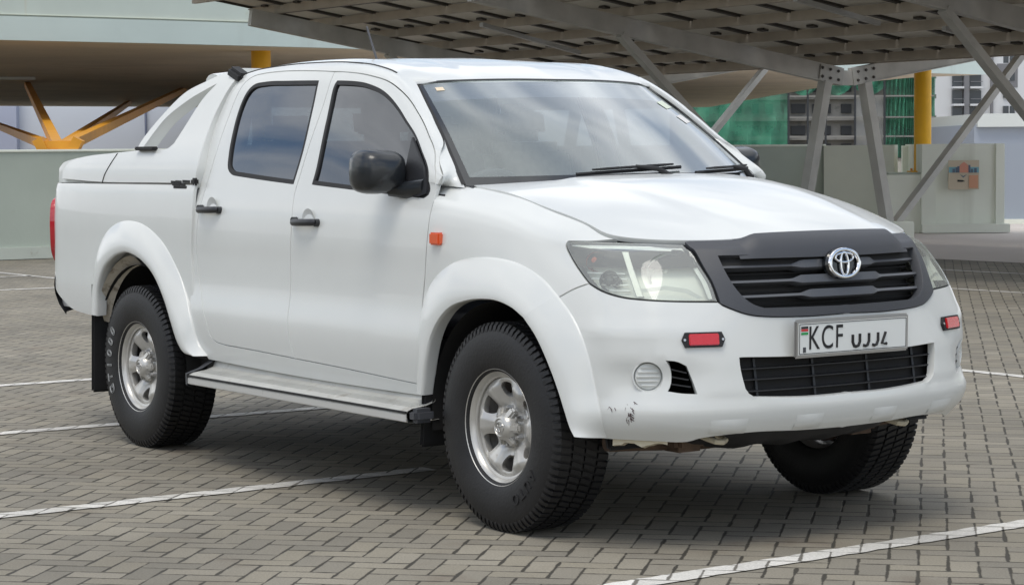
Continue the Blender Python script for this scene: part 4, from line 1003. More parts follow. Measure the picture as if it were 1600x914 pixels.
def wheel(x, side, text=None, rot=0):
    c = (x, -.77, .387); root = None
    S = rim_surface(c); th = [2 * math.pi * i / 72 for i in range(72)]; outer = [np.array([.187 * math.cos(a), .187 * math.sin(a)]) for a in th]; hub = [np.array([.050 * math.cos(a), .050 * math.sin(a)]) for a in th[::2]]
    holes = [hub]
    for k in range(6):
        a = math.pi / 6 + k * math.pi / 3; hl = []
        for (r, da) in ((.108, -.02), (.110, .155), (.128, .225), (.148, .235), (.163, .19), (.167, .02), (.163, -.19), (.148, -.235), (.128, -.225), (.110, -.155)): hl.append(np.array([r * math.cos(a + da), r * math.sin(a + da)]))
        holes.append([np.array(p) for p in spline(hl + [hl[0]], .008)[:-1]])
    V, Fc = panel_data(S, outer, holes, step=.009, gap=0, depth=.012, holedepth=.030, rnd=.004)
    m = MB(); m.add(V, Fc)
    m.lathe([(.186, .070), (.184, .085), (.192, .088), (.196, .100), (.206, .106), (.2165, .119), (.2185, .116), (.212, .104), (.205, .095), (.200, .06), (.190, .02), (.190, -.05), (.203, -.09), (.216, -.11)], c, n=72)
    if side < 0: m.flip()
    w_ = m.build('wheel', rimmat, truck, 50)
    t = tyre_mb(c, rot)
    if side < 0: t.flip()
    ty = t.build('tyre', tyremat, w_, 35)
    m = MB(); m.lathe([(0, .108), (.026, .108), (.030, .105), (.033, .110), (.037, .109), (.044, .100), (.052, .088), (.054, .060), (.054, .03)], c, n=48)
    for k in range(6):   # cap arms between the nuts
        a = k * math.pi / 3 + 0.0; d = Vector((math.cos(a), 0, math.sin(a))); m.bar(Vector(c) + d * .03 + Vector((0, -.088, 0)), Vector(c) + d * .076 + Vector((0, -.066, 0)), .034, .028, up=(0, -1, 0), bev=.008)
    if side < 0: m.flip()
    hc = m.build('hub_cap', rimmat, w_)
    # emblem on the cap
    m = MB()
    for (cy, cz, ry, rz) in ((0, 0, .026, .0185), (0, .0075, .015, .006), (0, -.001, .007, .016)):
        n = 28; V = []; k_ = 6
        for i in range(n):
            a = 2 * math.pi * i / n
            for j in range(k_):
                b = 2 * math.pi * j / k_; V.append((c[0] + cy + (ry + .0016 * math.cos(b)) * math.cos(a), c[1] - .1085 - .0014 * math.sin(b), c[2] + cz + (rz + .0016 * math.cos(b)) * math.sin(a)))
        m.add(V, [(i*k_+j, i*k_+(j+1) % k_, ((i+1) % n)*k_+(j+1) % k_, ((i+1) % n)*k_+j) for i in range(n) for j in range(k_)])
    if side < 0: m.flip()
    m.build('cap_emblem', steel, hc)
    for k in range(6):
        a = math.pi / 6 + k * math.pi / 3; p = Vector(c) + Vector((math.cos(a) * .0697, -.045, math.sin(a) * .0697)); m = MB(); m.lathe([(0, .034), (.007, .033), (.0105, .024), (.0115, .0), (.014, -.008)], p, n=6)
        if side < 0: m.flip()
        m.build('wheel_nut', steel, w_, 30)
    m = MB(); m.lathe([(0, .01), (.10, .01), (.165, .0), (.175, -.01), (.175, -.04), (0, -.04)], (c[0], c[1] + .02, c[2]), n=40)
    if side < 0: m.flip()
    m.build('brake_disc', mat('brake', (.10, .07, .06), .6, metal=.6), w_)
    if text:
        s, size, r0, a0, da, mt_, out = text; allV = []; allF = []
        for i, ch in enumerate(s):
            a = R(a0 + da * i); rad = Vector((math.cos(a), 0, math.sin(a))); tg_ = Vector((math.sin(a), 0, -math.cos(a)))
            o = Vector(c) + rad * r0 + Vector((0, -.1335, 0)); V, Fc = text_mb(ch, size, o, tg_, rad, (0, -1, 0), None, None, None, sx=.95, ext=.003, outline=out)
            mesh('tyre_lettering', V, Fc, mt_, ty, 0)
    return w_
wl_mat = mat('letter_white', (.34, .35, .35), .6, noise=.5, nscale=40)
wheel(0, 1, ('AUTO', .055, .282, -33, -9.5, rubber, 0), .2)
wheel(-3.085, 1, ('GT1000', .068, .285, 206, -11.8, wl_mat, 1), .6)
wheel(0, -1, None, .4); wheel(-3.085, -1, None, .1)

# ------------------------------------------------------------------ wheel housings, mud flaps, steps, underbody
def under():
    for cx, zt in ((0, 0), (-3.085, 0)):
        for s_ in (1, -1):
            m = MB(); G = []; rr = .475 if cx == 0 else .50
            for a in np.linspace(.0, math.pi + (.12 if cx == 0 else .0), 30):
                G.append([(cx + math.cos(a) * rr, -.872 * s_, .385 + math.sin(a) * rr * .98), (cx + math.cos(a) * rr * 1.02, -.70 * s_, .385 + math.sin(a) * rr), (cx + math.cos(a) * rr * .98, -.45 * s_, .385 + math.sin(a) * rr)])
            m.grid(G); ho = m.build('wheel_housing', dark, truck)
            m = MB(); m.tube([(cx + .05, -.48 * s_, .40), (cx + .03, -.50 * s_, .78)], .05, 12); m.tube([(cx, -.2 * s_, .38), (cx, -.72 * s_, .387)], .055, 12); m.tube([(cx, -.60 * s_, .387), (cx, -.70 * s_, .387)], .11, 16); m.build('suspension', rust, truck)
    for s_ in (1, -1):    # pale inner wing seen in the rear arch
        m = MB(); G = []
        for a in np.linspace(1.65, 2.75, 14): G.append([(-3.085 + math.cos(a) * r_ , -(.895 - .03 * k) * s_, .385 + math.sin(a) * r_ * 1.06) for k, r_ in enumerate((.505, .492, .46))])
        m.grid(G); 
        m.build('inner_wing', mat('inner_wing_paint', (.42, .38, .31), .7, dirt=((.14, .11, .08), 14, .5)), truck)
        # mud flaps
        fl = MB(); fl.box((-3.545, -.80 * s_, .50), (.022, .235, .55), Matrix.Rotation(.05, 3, 'Y'), bev=.01); fl.build('mud_flap', rubber, truck)
        fl = MB(); fl.box((-.50, -.79 * s_, .47), (.022, .22, .42), Matrix.Rotation(.10, 3, 'Y'), bev=.01); fl.build('mud_flap', rubber, truck)
        # side step: tread plate, bright edge strip, dark end caps, white back panel
        root_z = lambda x: .405 + (.012 if x < -1.5 else .0) 
        x0, x1 = -2.34, -.47; m = MB(); ex = np.linspace(x0, x1, 24)
        m.grid([[(x, -.845 * s_, .475), (x, -.862 * s_, .440), (x, -.90 * s_, .428), (x, -.965 * s_, .420), (x, -.985 * s_, .412), (x, -.99 * s_, .398), (x, -.985 * s_, .368), (x, -.95 * s_, .362), (x, -.84 * s_, .372)] for x in ex]); st = m.build('side_step', stepmat, truck, 30)
        m = MB()
        for y in (.875, .887, .899, .911, .923, .935, .947): m.bar((x0 + .03, -y * s_, .4305 - (y - .885) * .12), (x1 - .03, -y * s_, .4305 - (y - .885) * .12), .006, .004)
        m.build('step_tread', stepmat, st)
        m = MB(); m.bar((x0, -.992 * s_, .407), (x1, -.992 * s_, .407), .008, .008); m.build('step_strip', rubber, st)
        m = MB(); m.bar((x0, -.991 * s_, .385), (x1, -.991 * s_, .385), .006, .028, bev=.002); m.build('step_trim', mat('step_trim_mat', (.60, .60, .58), .35, metal=.3, dirt=((.3, .28, .25), 20, .6)), st)
        m = MB(); 
        G = [[(x0 + .01, -.84 * s_, .478), (x0 + .01, -.92 * s_, .436), (x0 + .01, -.997 * s_, .415), (x0 + .01, -.997 * s_, .362), (x0 + .01, -.84 * s_, .362)], [(x0 - .06, -.84 * s_, .472), (x0 - .055, -.91 * s_, .432), (x0 - .05, -.975 * s_, .413), (x0 - .05, -.975 * s_, .365), (x0 - .06, -.84 * s_, .365)], [(x0 - .10, -.84 * s_, .455), (x0 - .095, -.88 * s_, .425), (x0 - .085, -.91 * s_, .41), (x0 - .085, -.91 * s_, .37), (x0 - .10, -.84 * s_, .37)]]
        m.grid(G); m.add(G[2], [(0, 1, 2, 3, 4)]); m.build('step_end_cap', greyplast, st, 60)
        m = MB(); m.box((x1 + .030, -.94 * s_, .396), (.06, .09, .055), bev=.015); m.build('step_end_cap', greyplast, st)
        m = MB()
        for x in (-2.1, -1.4, -.75): m.bar((x, -.60 * s_, .42), (x, -.90 * s_, .385), .05, .03)
        m.build('step_bracket', rubber, st)
    m = MB(); m.box((-1.85, .0, .46), (3.3, 1.60, .16)); m.box((-1.6, .0, .36), (2.0, 1.0, .10), bev=.03); m.box((-3.6, 0, .66), (1.3, 1.15, .12)); m.box((.10, 0, .62), (1.2, .95, .30)); 
    for s_ in (1, -1): m.box((-1.8, .42 * s_, .44), (4.9, .08, .14))
    m.box((-1.0, .1, .38), (1.4, .35, .16), bev=.04); m.box((-2.3, -.25, .38), (1.0, .45, .18), bev=.05); m.tube([(-3.085, -.6, .387), (-3.085, .6, .387)], .05, 12); m.lathe([(0, .1), (.10, .08), (.14, 0), (.10, -.1), (0, -.12)], (-3.085, 0, .387), (1, 0, 0), 18)
    m.box((0.30, 0, .42), (.3, .9, .10), bev=.03); m.build('chassis', dark, truck)
    # black guard plate and cross member below the front bumper
    m = MB(); G = []
    for x, z in ((.80, .415), (.74, .36), (.62, .325), (.40, .31), (.1, .33)):
        G.append([(x - .10 * (abs(y) / .5) ** 2, y, z + (.06 * max(0, (abs(y) - .25) / .3) ** 2) + .006 * math.sin(y * 31)) for y in np.linspace(-.58, .58, 30)])
    m.grid(G); m.build('guard_plate', mat('guard_black', (.03, .03, .032), .55, noise=.4, nscale=12, dirt=((.10, .09, .08), 16, .6)), truck, 60)
    m = MB(); m.tube([(.42, -.70, .36), (.45, -.30, .34), (.45, .30, .34), (.42, .70, .36)], .035, 10); m.tube([(.35, -.72, .35), (.05, -.62, .36)], .03, 10); m.tube([(.35, .72, .35), (.05, .62, .36)], .03, 10); m.box((.50, -.42, .35), (.12, .14, .07), bev=.02); m.box((.50, .42, .35), (.12, .14, .07), bev=.02); m.build('cross_member', rust, truck)
    for s_ in (1, -1):
        m = MB(); x = .70 ; y = -.44 * s_; m.tube([(x - .10, y - .03, .40), (x, y - .035, .385), (x + .035, y - .02, .375), (x + .045, y + .005, .372), (x + .03, y + .03, .375), (x - .01, y + .035, .385), (x - .10, y + .03, .40)], .011, 8); m.build('tow_hook', cream, truck)
        m = MB(); rr = random.Random(5); G = []
        for i in range(14):
            t = i / 13; q_ = SA.ev([hit(SA, 1042 - 86 * t, 684 - 1.5 * t)])[0]; z1 = .374 + .005 * math.sin(t * 11) + .008 * rr.random(); G.append([(q_[0] - .012, (q_[1] + .015) * s_, .43), (q_[0] - .020, (q_[1] + .018) * s_, z1), (q_[0] - .07, (q_[1] + .07) * s_, z1 - .012)])
        m.grid(G)
        if s_ > 0: m.build('wing_bracket', cream, truck)
        m = MB(); m.box((.52, -.70 * s_, .385), (.03, .16, .08), Matrix.Rotation(-.3, 3, 'Y'), bev=.01); m.build('air_deflector', rubber, truck)
under()

# ------------------------------------------------------------------ mirrors, wipers, aerial
def details():
    for s_ in (1, -1):
        m = MB(); base = (-.655, -.835, 1.30)
        # housing: rounded box, lofted rings
        cx, cy, cz = (-.785, -.915, float(on(600, 268, 'y', -.915)[2])) ; V = []; n = 28; rings = []
        for (dx, sc_) in ((-.055, .90), (-.045, .985), (-.01, 1.02), (.03, .98), (.06, .88), (.082, .70), (.093, .45), (.097, .15), (.0975, .001)):
            row = []
            for k in range(n + 1):
                a = 2 * math.pi * k / n; ex_ = .55; ca, sa = math.cos(a), math.sin(a)
                yy = .106 * sc_ * math.copysign(abs(ca) ** ex_, ca); zz = .088 * sc_ * math.copysign(abs(sa) ** (ex_ + .08), sa) * (1.0 if ca < 0 else .94)
                row.append((cx + dx + .10 * (-yy) * .0, cy + yy, cz + zz))
            rings.append(row)
        m.grid(rings); m.tube([(cx + .02, cy + .05, cz - .060), (cx + .08, cy + .09, cz - .075), (-.60, -.80, 1.262)], [.040, .035, .04], 10)
        mp_ = on(660, 300, 'y', -.82)
        if s_ < 0: m.flip()
        mi = m.build('wing_mirror', gloss_black if False else mat('mirror_black', (.012, .015, .018), .30, coat=.25), truck, 60)
        g = MB(); g.box((cx - .046, cy, cz), (.006, .15, .125), bev=.002)
        if s_ < 0: g.flip()
        g.build('mirror_glass', chrome, mi)
        # black sail plate at the corner of the door glass
        tri = [SC.ev([hit(SC, *q)])[0] for q in ((646, 215), (664, 262), (669, 290), (667, 303), (655, 308), (634, 304), (636, 262))]
        m = MB(); m.prism([tuple(p + [0, .004, 0]) for p in tri], (0, -.012, 0))
        if s_ < 0: m.flip()
        m.build('mirror_plate', trimblk, mi)
    # wipers
    def P(u, v, off):
        q = SW.ev([[abs(u), v]])[0]; n = normals(SW, [[abs(u), v]])[0] * SW.sg; q = q + n * off; return q * [1, -1 if u < 0 else 1, 1]
    for (a, b_, piv) in (((.37, .030), (-.12, .070), (-.02, -.012)), ((-.17, .026), (-.70, .070), (-.56, -.012))):
        NB = 10; bl = [P(a[0] + (b_[0] - a[0]) * t, a[1] + (b_[1] - a[1]) * t, .012) for t in np.linspace(0, 1, NB)]; pv = P(piv[0], piv[1], .015); mid = P((a[0] + b_[0]) / 2, (a[1] + b_[1]) / 2, .030)
        m = MB(); m.tube(bl, .0075, 6, sx=.7); m.tube([p + np.array([.012, 0, .014]) for p in bl[1:-1]], [.004] + [.006] * 6 + [.004], 6); m.tube([pv, pv * .5 + mid * .5 + np.array([.02, 0, .012]), mid], [.013, .010, .007], 8); m.tube([pv - np.array([0, 0, .03]), pv + np.array([0, 0, .010])], .016, 12); m.build('wiper', rubber, truck)
    # aerial on the roof edge
    m = MB(); a = on(592, 94, 'y', -.35); b = a + (on(573, 42, 'y', -.35) - a); m.tube([a - np.array([0, 0, .03]), b], [.0055, .0045], 8); m.tube([a - np.array([0, 0, .03]), a + np.array([0, 0, .004])], .012, 10); m.build('aerial', greyplast, truck)
details()

# ------------------------------------------------------------------ interior
def interior():
    m = MB(); G = []
    for t in np.linspace(-1, 1, 21):
        G.append([(-.30 - .08 * t * t, .70 * t, 1.20), (-.38 - .08 * t * t, .70 * t, 1.235 + .02 * math.cos(t * 3)), (-.62 - .05 * t * t, .70 * t, 1.225), (-.72, .70 * t, 1.13), (-.74, .68 * t, .85)])
    m.grid(G); d = m.build('dashboard', dashm, truck)
    m = MB(); V = []; c = Vector((-.86, -.37, 1.16)); ax = Vector((-.85, 0, .5)).normalized(); Y = Vector((0, 1, 0)); Z = ax.cross(Y)
    pts = [c + (Y * math.cos(a) + Z * math.sin(a)) * .185 for a in np.linspace(0, 2 * math.pi, 37)]; m.tube(pts, .014, 8)
    for a in (0.2, math.pi - .2, -math.pi / 2): m.tube([c, c + (Y * math.cos(a) + Z * math.sin(a)) * .18], .018, 8)
    m.lathe([(0, .03), (.06, .02), (.07, 0)], c, ax, 20); m.tube([c, c + Vector((.28, 0, -.12))], .03, 10); m.build('steering_wheel', dashm, truck)
    for y in (-.37, .37):
        m = MB(); m.box((-1.30, y, .90), (.50, .50, .16), bev=.06); m.box((-1.56, y, 1.16), (.14, .48, .58), Matrix.Rotation(-.25, 3, 'Y'), bev=.06); m.box((-1.66, y, 1.53), (.10, .27, .17), Matrix.Rotation(-.2, 3, 'Y'), bev=.045); m.tube([(-1.64, y - .06, 1.4), (-1.65, y - .06, 1.5)], .006, 6); m.tube([(-1.64, y + .06, 1.4), (-1.65, y + .06, 1.5)], .006, 6); m.build('front_seat', seatm, truck)
    m = MB(); m.box((-2.12, 0, .92), (.46, 1.32, .16), bev=.06); m.box((-2.36, 0, 1.18), (.14, 1.32, .56), Matrix.Rotation(-.2, 3, 'Y'), bev=.06)
    for y in (-.4, .4): m.box((-2.42, y, 1.50), (.09, .26, .15), bev=.04)
    m.build('rear_seat', seatm, truck)
    m = MB(); m.box((-1.5, 0, .70), (2.2, 1.5, .04)); m.build('cab_floor', dashm, truck)
    m = MB(); G = []
    for x in np.linspace(-1.0, -2.5, 12): G.append([(x, y, float(interp([0, .3, .6], [1.745, 1.735, 1.70], abs(y))) - .10 * (abs(x + 1.8)) ** 2 ) for y in np.linspace(-.6, .6, 13)])
    m.grid(G); m.build('headlining', beige, truck)
    # rear wall of the cab with the back window
    m = MB(); m.box((-2.585, 0, 1.02), (.03, 1.62, .62)); m.box((-2.60, .62, 1.50), (.03, .18, .45), Matrix.Rotation(.22, 3, 'X')); m.box((-2.60, -.62, 1.50), (.03, .18, .45), Matrix.Rotation(-.22, 3, 'X')); m.box((-2.61, 0, 1.75), (.03, 1.1, .10)); rw = m.build('cab_back_wall', paint, truck)
    m = MB(); m.box((-2.60, 0, 1.52), (.008, 1.12, .38)); m.build('rear_window', wsglass, rw)
    m = MB(); m.tube([(-.93, 0, 1.70), (-.93, 0, 1.64)], .012, 8); m.box((-.94, 0, 1.61), (.03, .24, .07), bev=.015); m.build('rear_view_mirror', dashm, truck)
    for y in (-.34, .34): MB().box((-1.02, y, 1.665), (.12, .34, .018), Matrix.Rotation(-.4, 3, 'Y'), bev=.006).build('sun_visor', beige, truck)
    for s_ in (1, -1): m = MB(); m.tube([(-1.62, -.665 * s_, 1.42), (-1.60, -.69 * s_, .80)], .012, 6, sx=2); m.build('seat_belt', dashm, truck)
interior()
# ================================================================== THE PLACE
def paver_mat():
    m, nt, b = nodes_mat('pavers'); lk = nt.links.new; N = nt.nodes.new
    def val(x):
        return x
    def M(op, a, c=None, d=None):
        n = N('ShaderNodeMath'); n.operation = op
        for i, v in enumerate((a, c, d)):
            if v is None: continue
            if isinstance(v, (int, float)): n.inputs[i].default_value = v
            else: lk(v, n.inputs[i])
        return n.outputs[0]
    tcn = N('ShaderNodeTexCoord'); mpn = N('ShaderNodeMapping'); mpn.inputs['Rotation'].default_value = (0, 0, R(45)); mpn.inputs['Scale'].default_value = (10, 10, 10); lk(tcn.outputs['Object'], mpn.inputs[0])
    # slight waviness of the laid courses
    wn = N('ShaderNodeTexNoise'); wn.inputs['Scale'].default_value = 2.2; lk(tcn.outputs['Object'], wn.inputs[0]); wv = N('ShaderNodeVectorMath'); wv.operation = 'SUBTRACT'; lk(wn.outputs['Color'], wv.inputs[0]); wv.inputs[1].default_value = (.5, .5, .5)
    ws_ = N('ShaderNodeVectorMath'); ws_.operation = 'SCALE'; lk(wv.outputs[0], ws_.inputs[0]); ws_.inputs['Scale'].default_value = .16; wa = N('ShaderNodeVectorMath'); wa.operation = 'ADD'; lk(mpn.outputs[0], wa.inputs[0]); lk(ws_.outputs[0], wa.inputs[1])
    sx = N('ShaderNodeSeparateXYZ'); lk(wa.outputs[0], sx.inputs[0]); x, y = sx.outputs[0], sx.outputs[1]
    i, j = M('FLOOR', x), M('FLOOR', y); fx, fy = M('SUBTRACT', x, i), M('SUBTRACT', y, j)
    k = M('FLOORED_MODULO', M('SUBTRACT', i, j), 4); k = M('ROUND', k)
    def eq(v): return M('COMPARE', k, float(v), .1)
    e0, e1, e2, e3 = eq(0), eq(1), eq(2), eq(3)
    dl = M('ADD', fx, e1); dr = M('ADD', M('SUBTRACT', 1, fx), e0); db = M('ADD', fy, e2); dt = M('ADD', M('SUBTRACT', 1, fy), e3)
    d = M('MINIMUM', M('MINIMUM', dl, dr), M('MINIMUM', db, dt))
    bi, bj = M('SUBTRACT', i, e1), M('SUBTRACT', j, e2); cx = N('ShaderNodeCombineXYZ'); lk(bi, cx.inputs[0]); lk(bj, cx.inputs[1]); wn2 = N('ShaderNodeTexWhiteNoise'); lk(cx.outputs[0], wn2.inputs[0])
    # ragged joint width
    en = N('ShaderNodeTexNoise'); en.inputs['Scale'].default_value = 55; en.inputs['Detail'].default_value = 4; lk(tcn.outputs['Object'], en.inputs[0]); dd = M('ADD', d, M('MULTIPLY', M('SUBTRACT', en.outputs[0], .5), .075))
    jl = N('ShaderNodeTexNoise'); jl.inputs['Scale'].default_value = 7.0; jl.inputs['Detail'].default_value = 3; lk(tcn.outputs['Object'], jl.inputs[0])
    gw = M('ADD', -.055, M('MULTIPLY', jl.outputs[0], .19)); jm = N('ShaderNodeMapRange'); jm.interpolation_type = 'SMOOTHSTEP'; lk(dd, jm.inputs[0]); lk(M('SUBTRACT', gw, .02), jm.inputs[1]); lk(M('ADD', gw, .035), jm.inputs[2])
    # colours
    r = N('ShaderNodeValToRGB'); cr = r.color_ramp; cr.elements[0].color = (.200, .184, .150, 1); cr.elements[1].color = (.278, .254, .205, 1); e = cr.elements.new(.45); e.color = (.236, .216, .175, 1); e = cr.elements.new(.8); e.color = (.254, .230, .180, 1); lk(wn2.outputs[0], r.inputs[0])
    big = N('ShaderNodeTexNoise'); big.inputs['Scale'].default_value = .55; big.inputs['Detail'].default_value = 7; lk(tcn.outputs['Object'], big.inputs[0]); br = N('ShaderNodeMapRange'); br.inputs[1].default_value = .3; br.inputs[2].default_value = .7; br.inputs[3].default_value = .74; br.inputs[4].default_value = 1.20; lk(big.outputs[0], br.inputs[0])
    fine = N('ShaderNodeTexNoise'); fine.inputs['Scale'].default_value = 130; fine.inputs['Detail'].default_value = 6; fine.inputs['Roughness'].default_value = .75; lk(tcn.outputs['Object'], fine.inputs[0]); fr = N('ShaderNodeMapRange'); fr.inputs[1].default_value = .3; fr.inputs[2].default_value = .7; fr.inputs[3].default_value = .72; fr.inputs[4].default_value = 1.28; lk(fine.outputs[0], fr.inputs[0])
    def mul(a, b_):
        q = N('ShaderNodeMix'); q.data_type = 'RGBA'; q.blend_type = 'MULTIPLY'; q.inputs[0].default_value = 1; lk(a, q.inputs[6]); lk(b_, q.inputs[7]); return q.outputs[2]
    c = mul(mul(r.outputs[0], br.outputs[0]), fr.outputs[0])
    st = N('ShaderNodeTexNoise'); st.inputs['Scale'].default_value = 1.7; st.inputs['Detail'].default_value = 9; st.inputs['Roughness'].default_value = .65; lk(tcn.outputs['Object'], st.inputs[0]); sr = N('ShaderNodeMapRange'); sr.inputs[1].default_value = .56; sr.inputs[2].default_value = .74; sr.inputs[4].default_value = .62; lk(st.outputs[0], sr.inputs[0])
    q = N('ShaderNodeMix'); q.data_type = 'RGBA'; lk(sr.outputs[0], q.inputs[0]); lk(c, q.inputs[6]); q.inputs[7].default_value = (.15, .115, .085, 1)
    g = N('ShaderNodeMix'); g.data_type = 'RGBA'; lk(jm.outputs[0], g.inputs[0]); g.inputs[6].default_value = (.055, .050, .040, 1); lk(q.outputs[2], g.inputs[7]); lk(g.outputs[2], b.inputs['Base Color'])
    b.inputs['Roughness'].default_value = .82; b.inputs['Specular IOR Level'].default_value = .3
    tl = M('MULTIPLY', wn2.outputs[1] if False else wn2.outputs[0], .25)
    h = M('ADD', M('ADD', M('MULTIPLY', jm.outputs[0], .8), M('MULTIPLY', fine.outputs[0], .22)), tl)
    bp = N('ShaderNodeBump'); bp.inputs['Distance'].default_value = .006; bp.inputs['Strength'].default_value = .7; lk(h, bp.inputs['Height']); lk(bp.outputs[0], b.inputs['Normal']); return m
pav = paver_mat()
tag(mesh('ground', [(-2500, -2500, 0), (2500, -2500, 0), (2500, 2500, 0), (-2500, 2500, 0)], [(0, 1, 2, 3)], pav, None, 0), kind='structure')

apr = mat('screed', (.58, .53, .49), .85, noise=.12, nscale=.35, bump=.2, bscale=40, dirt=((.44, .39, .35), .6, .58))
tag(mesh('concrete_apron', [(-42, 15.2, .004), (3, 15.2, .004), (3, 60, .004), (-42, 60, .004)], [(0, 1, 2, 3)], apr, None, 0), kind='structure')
def line_mat():
    m = bpy.data.materials.new('line_paint'); m.use_nodes = True; nt = m.node_tree; b = nt.nodes['Principled BSDF']; b.inputs['Base Color'].default_value = (.58, .56, .50, 1); b.inputs['Roughness'].default_value = .7; lk = nt.links.new
    t = nt.nodes.new('ShaderNodeTexCoord'); n = nt.nodes.new('ShaderNodeTexNoise'); n.inputs['Scale'].default_value = 16; n.inputs['Detail'].default_value = 8; n.inputs['Roughness'].default_value = .7; lk(t.outputs['Object'], n.inputs[0])
    r = nt.nodes.new('ShaderNodeMapRange'); r.inputs[1].default_value = .40; r.inputs[2].default_value = .56; r.inputs[3].default_value = .62; r.inputs[4].default_value = 1; lk(n.outputs[0], r.inputs[0]); lk(r.outputs[0], b.inputs['Alpha']); return m
lpm = pav.copy(); lpm.name = 'line_paint'
for n_ in lpm.node_tree.nodes:
    if n_.type == 'VALTORGB':
        for e_, k_ in zip(n_.color_ramp.elements, (.52, .60, .66, .64)): e_.color = (k_, k_ * .97, k_ * .90, 1)
    if n_.type == 'MIX' and not n_.inputs[6].is_linked and n_.inputs[6].default_value[0] < .06 : n_.inputs[6].default_value = (.16, .15, .13, 1)
    if n_.type == 'MIX' and not n_.inputs[7].is_linked and abs(n_.inputs[7].default_value[0] - .15) < .01: n_.inputs[7].default_value = (.40, .37, .31, 1)
def pline(x, y0, y1, wd_=.11, along='y', x2=None):
    rr = random.Random(int(x * 100)); n = int(abs(y1 - y0) / .05); L_, R__ = [], []
    for i in range(n + 1):
        y = y0 + (y1 - y0) * i / n; xx = x + ((x2 if x2 is not None else x) - x) * i / n; L_.append((xx - wd_ / 2 + rr.uniform(-.006, .006), y, .004)); R__.append((xx + wd_ / 2 + rr.uniform(-.006, .006), y, .004))
    if along == 'x': L_ = [(p[1], p[0], p[2]) for p in L_]; R__ = [(p[1], p[0], p[2]) for p in R__]
    tag(mesh('parking_line', L_ + R__, [(i, i + 1, n + 2 + i, n + 1 + i) for i in range(n)], lpm, None, 0), kind='structure')
pline(-1.40, -4.2, -.2, x2=-1.56); pline(-4.02, -4.2, 2.5, x2=-3.95); pline(-6.28, -4.2, 2.5); pline(1.16, -2.6, 2.4, x2=.99); pline(-8.7, -4.2, .2)
pline(4.85, -22.4, 3.0, .10, 'x'); pline(10.9, -22, 4, .10, 'x'); pline(13.4, -22, 4, .10, 'x')
for x in (-20.8, -18.3, -15.8): pline(x, -.5, 4.85)

ZS = 3.35
# ------------------------------------------------------------------ painted walls round the deck
wall_lifted = mat('wall_paint_lifted', (.80, .83, .74), .75, noise=.08, nscale=.9, bump=.15, bscale=25, dirt=((.70, .72, .62), .8, .60), streak=((.50, .50, .42), 2.2, .58, .45))  # wall paint lightened to make up for the canopy's shade
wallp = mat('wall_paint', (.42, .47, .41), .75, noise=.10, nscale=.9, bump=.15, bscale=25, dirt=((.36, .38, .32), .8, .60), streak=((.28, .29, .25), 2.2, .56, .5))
wallp2 = mat('wall_paint_light', (.80, .83, .74), .75, noise=.08, nscale=1.2, dirt=((.35, .33, .26), 1.1, .62))
fasc = mat('fascia_paint', (.58, .67, .63), .6, noise=.06, nscale=.7, dirt=((.52, .60, .56), .6, .6), streak=((.40, .44, .40), 1.6, .60, .45))
under_m = mat('soffit_paint', (.78, .69, .54), .85, noise=.14, nscale=.5, dirt=((.62, .53, .40), .5, .58))
bluew = mat('blue_grey_wall', (.33, .37, .43), .7, noise=.06, nscale=.3)
yellow = mat('yellow_paint', (.85, .45, .01), .45, noise=.08, nscale=3, dirt=((.45, .22, .02), 3, .66))
ochre = mat('ochre_paint', (.66, .29, .015), .5, noise=.1, nscale=3)
galv = mat('galvanised_steel', (.50, .49, .46), .5, metal=.35, noise=.15, nscale=3)
purl = mat('purlin_steel', (.42, .37, .31), .55, metal=.2, noise=.15, nscale=3)
backs = mat('panel_back', (.58, .55, .49), .6, noise=.1, nscale=1)
def _tl():
    nt = backs.node_tree; b = nt.nodes['Principled BSDF']; o = [n for n in nt.nodes if n.type == 'OUTPUT_MATERIAL'][0]; t = nt.nodes.new('ShaderNodeBsdfTranslucent'); t.inputs[0].default_value = (.62, .60, .55, 1); x = nt.nodes.new('ShaderNodeMixShader'); x.inputs[0].default_value = .20
    nt.links.new(b.outputs[0], x.inputs[1]); nt.links.new(t.outputs[0], x.inputs[2]); nt.links.new(x.outputs[0], o.inputs[0])
_tl()
pframe = mat('panel_frame', (.05, .045, .04), .5)
HR = Vector((CR_[0], CR_[1], 0)).normalized(); HF_ = Vector((CD[0], CD[1], 0)).normalized(); VROT = Matrix((HR, HF_, Vector((0, 0, 1)))).transposed()
def vb(m, x0, x1, y0, y1, D, th=.3, push=0, bev=0):
    """box whose front face, seen from the photograph's side, spans these pixels at distance D; real size"""
    a = at(x0, y0, D); b = at(x1, y1, D); c = (Vector(a) + Vector(b)) / 2; wd_ = (Vector(b) - Vector(a)).dot(HR); ht = a[2] - b[2]
    m.box(c + HF_ * (th / 2 + push), (wd_, th, ht), VROT, bev=bev); return m
XW = -22.4
c0 = on(1290, 228, 'x', XW)
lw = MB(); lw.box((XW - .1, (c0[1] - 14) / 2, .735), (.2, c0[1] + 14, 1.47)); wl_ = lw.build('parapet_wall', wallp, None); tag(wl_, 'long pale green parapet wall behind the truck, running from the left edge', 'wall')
m = MB(); m.box((XW + .02, (c0[1] - 14) / 2, .09), (.05, c0[1] + 14, .16)); m.build('plinth', mat('plinth_paint', (.52, .56, .50), .75, noise=.1, nscale=2, dirt=((.25, .22, .16), 2.5, .55)), wl_)
m = MB(); m.box((XW - .1, (c0[1] - 14) / 2, 1.485), (.24, c0[1] + 14, .035), bev=.008); m.build('coping', wallp2, wl_)
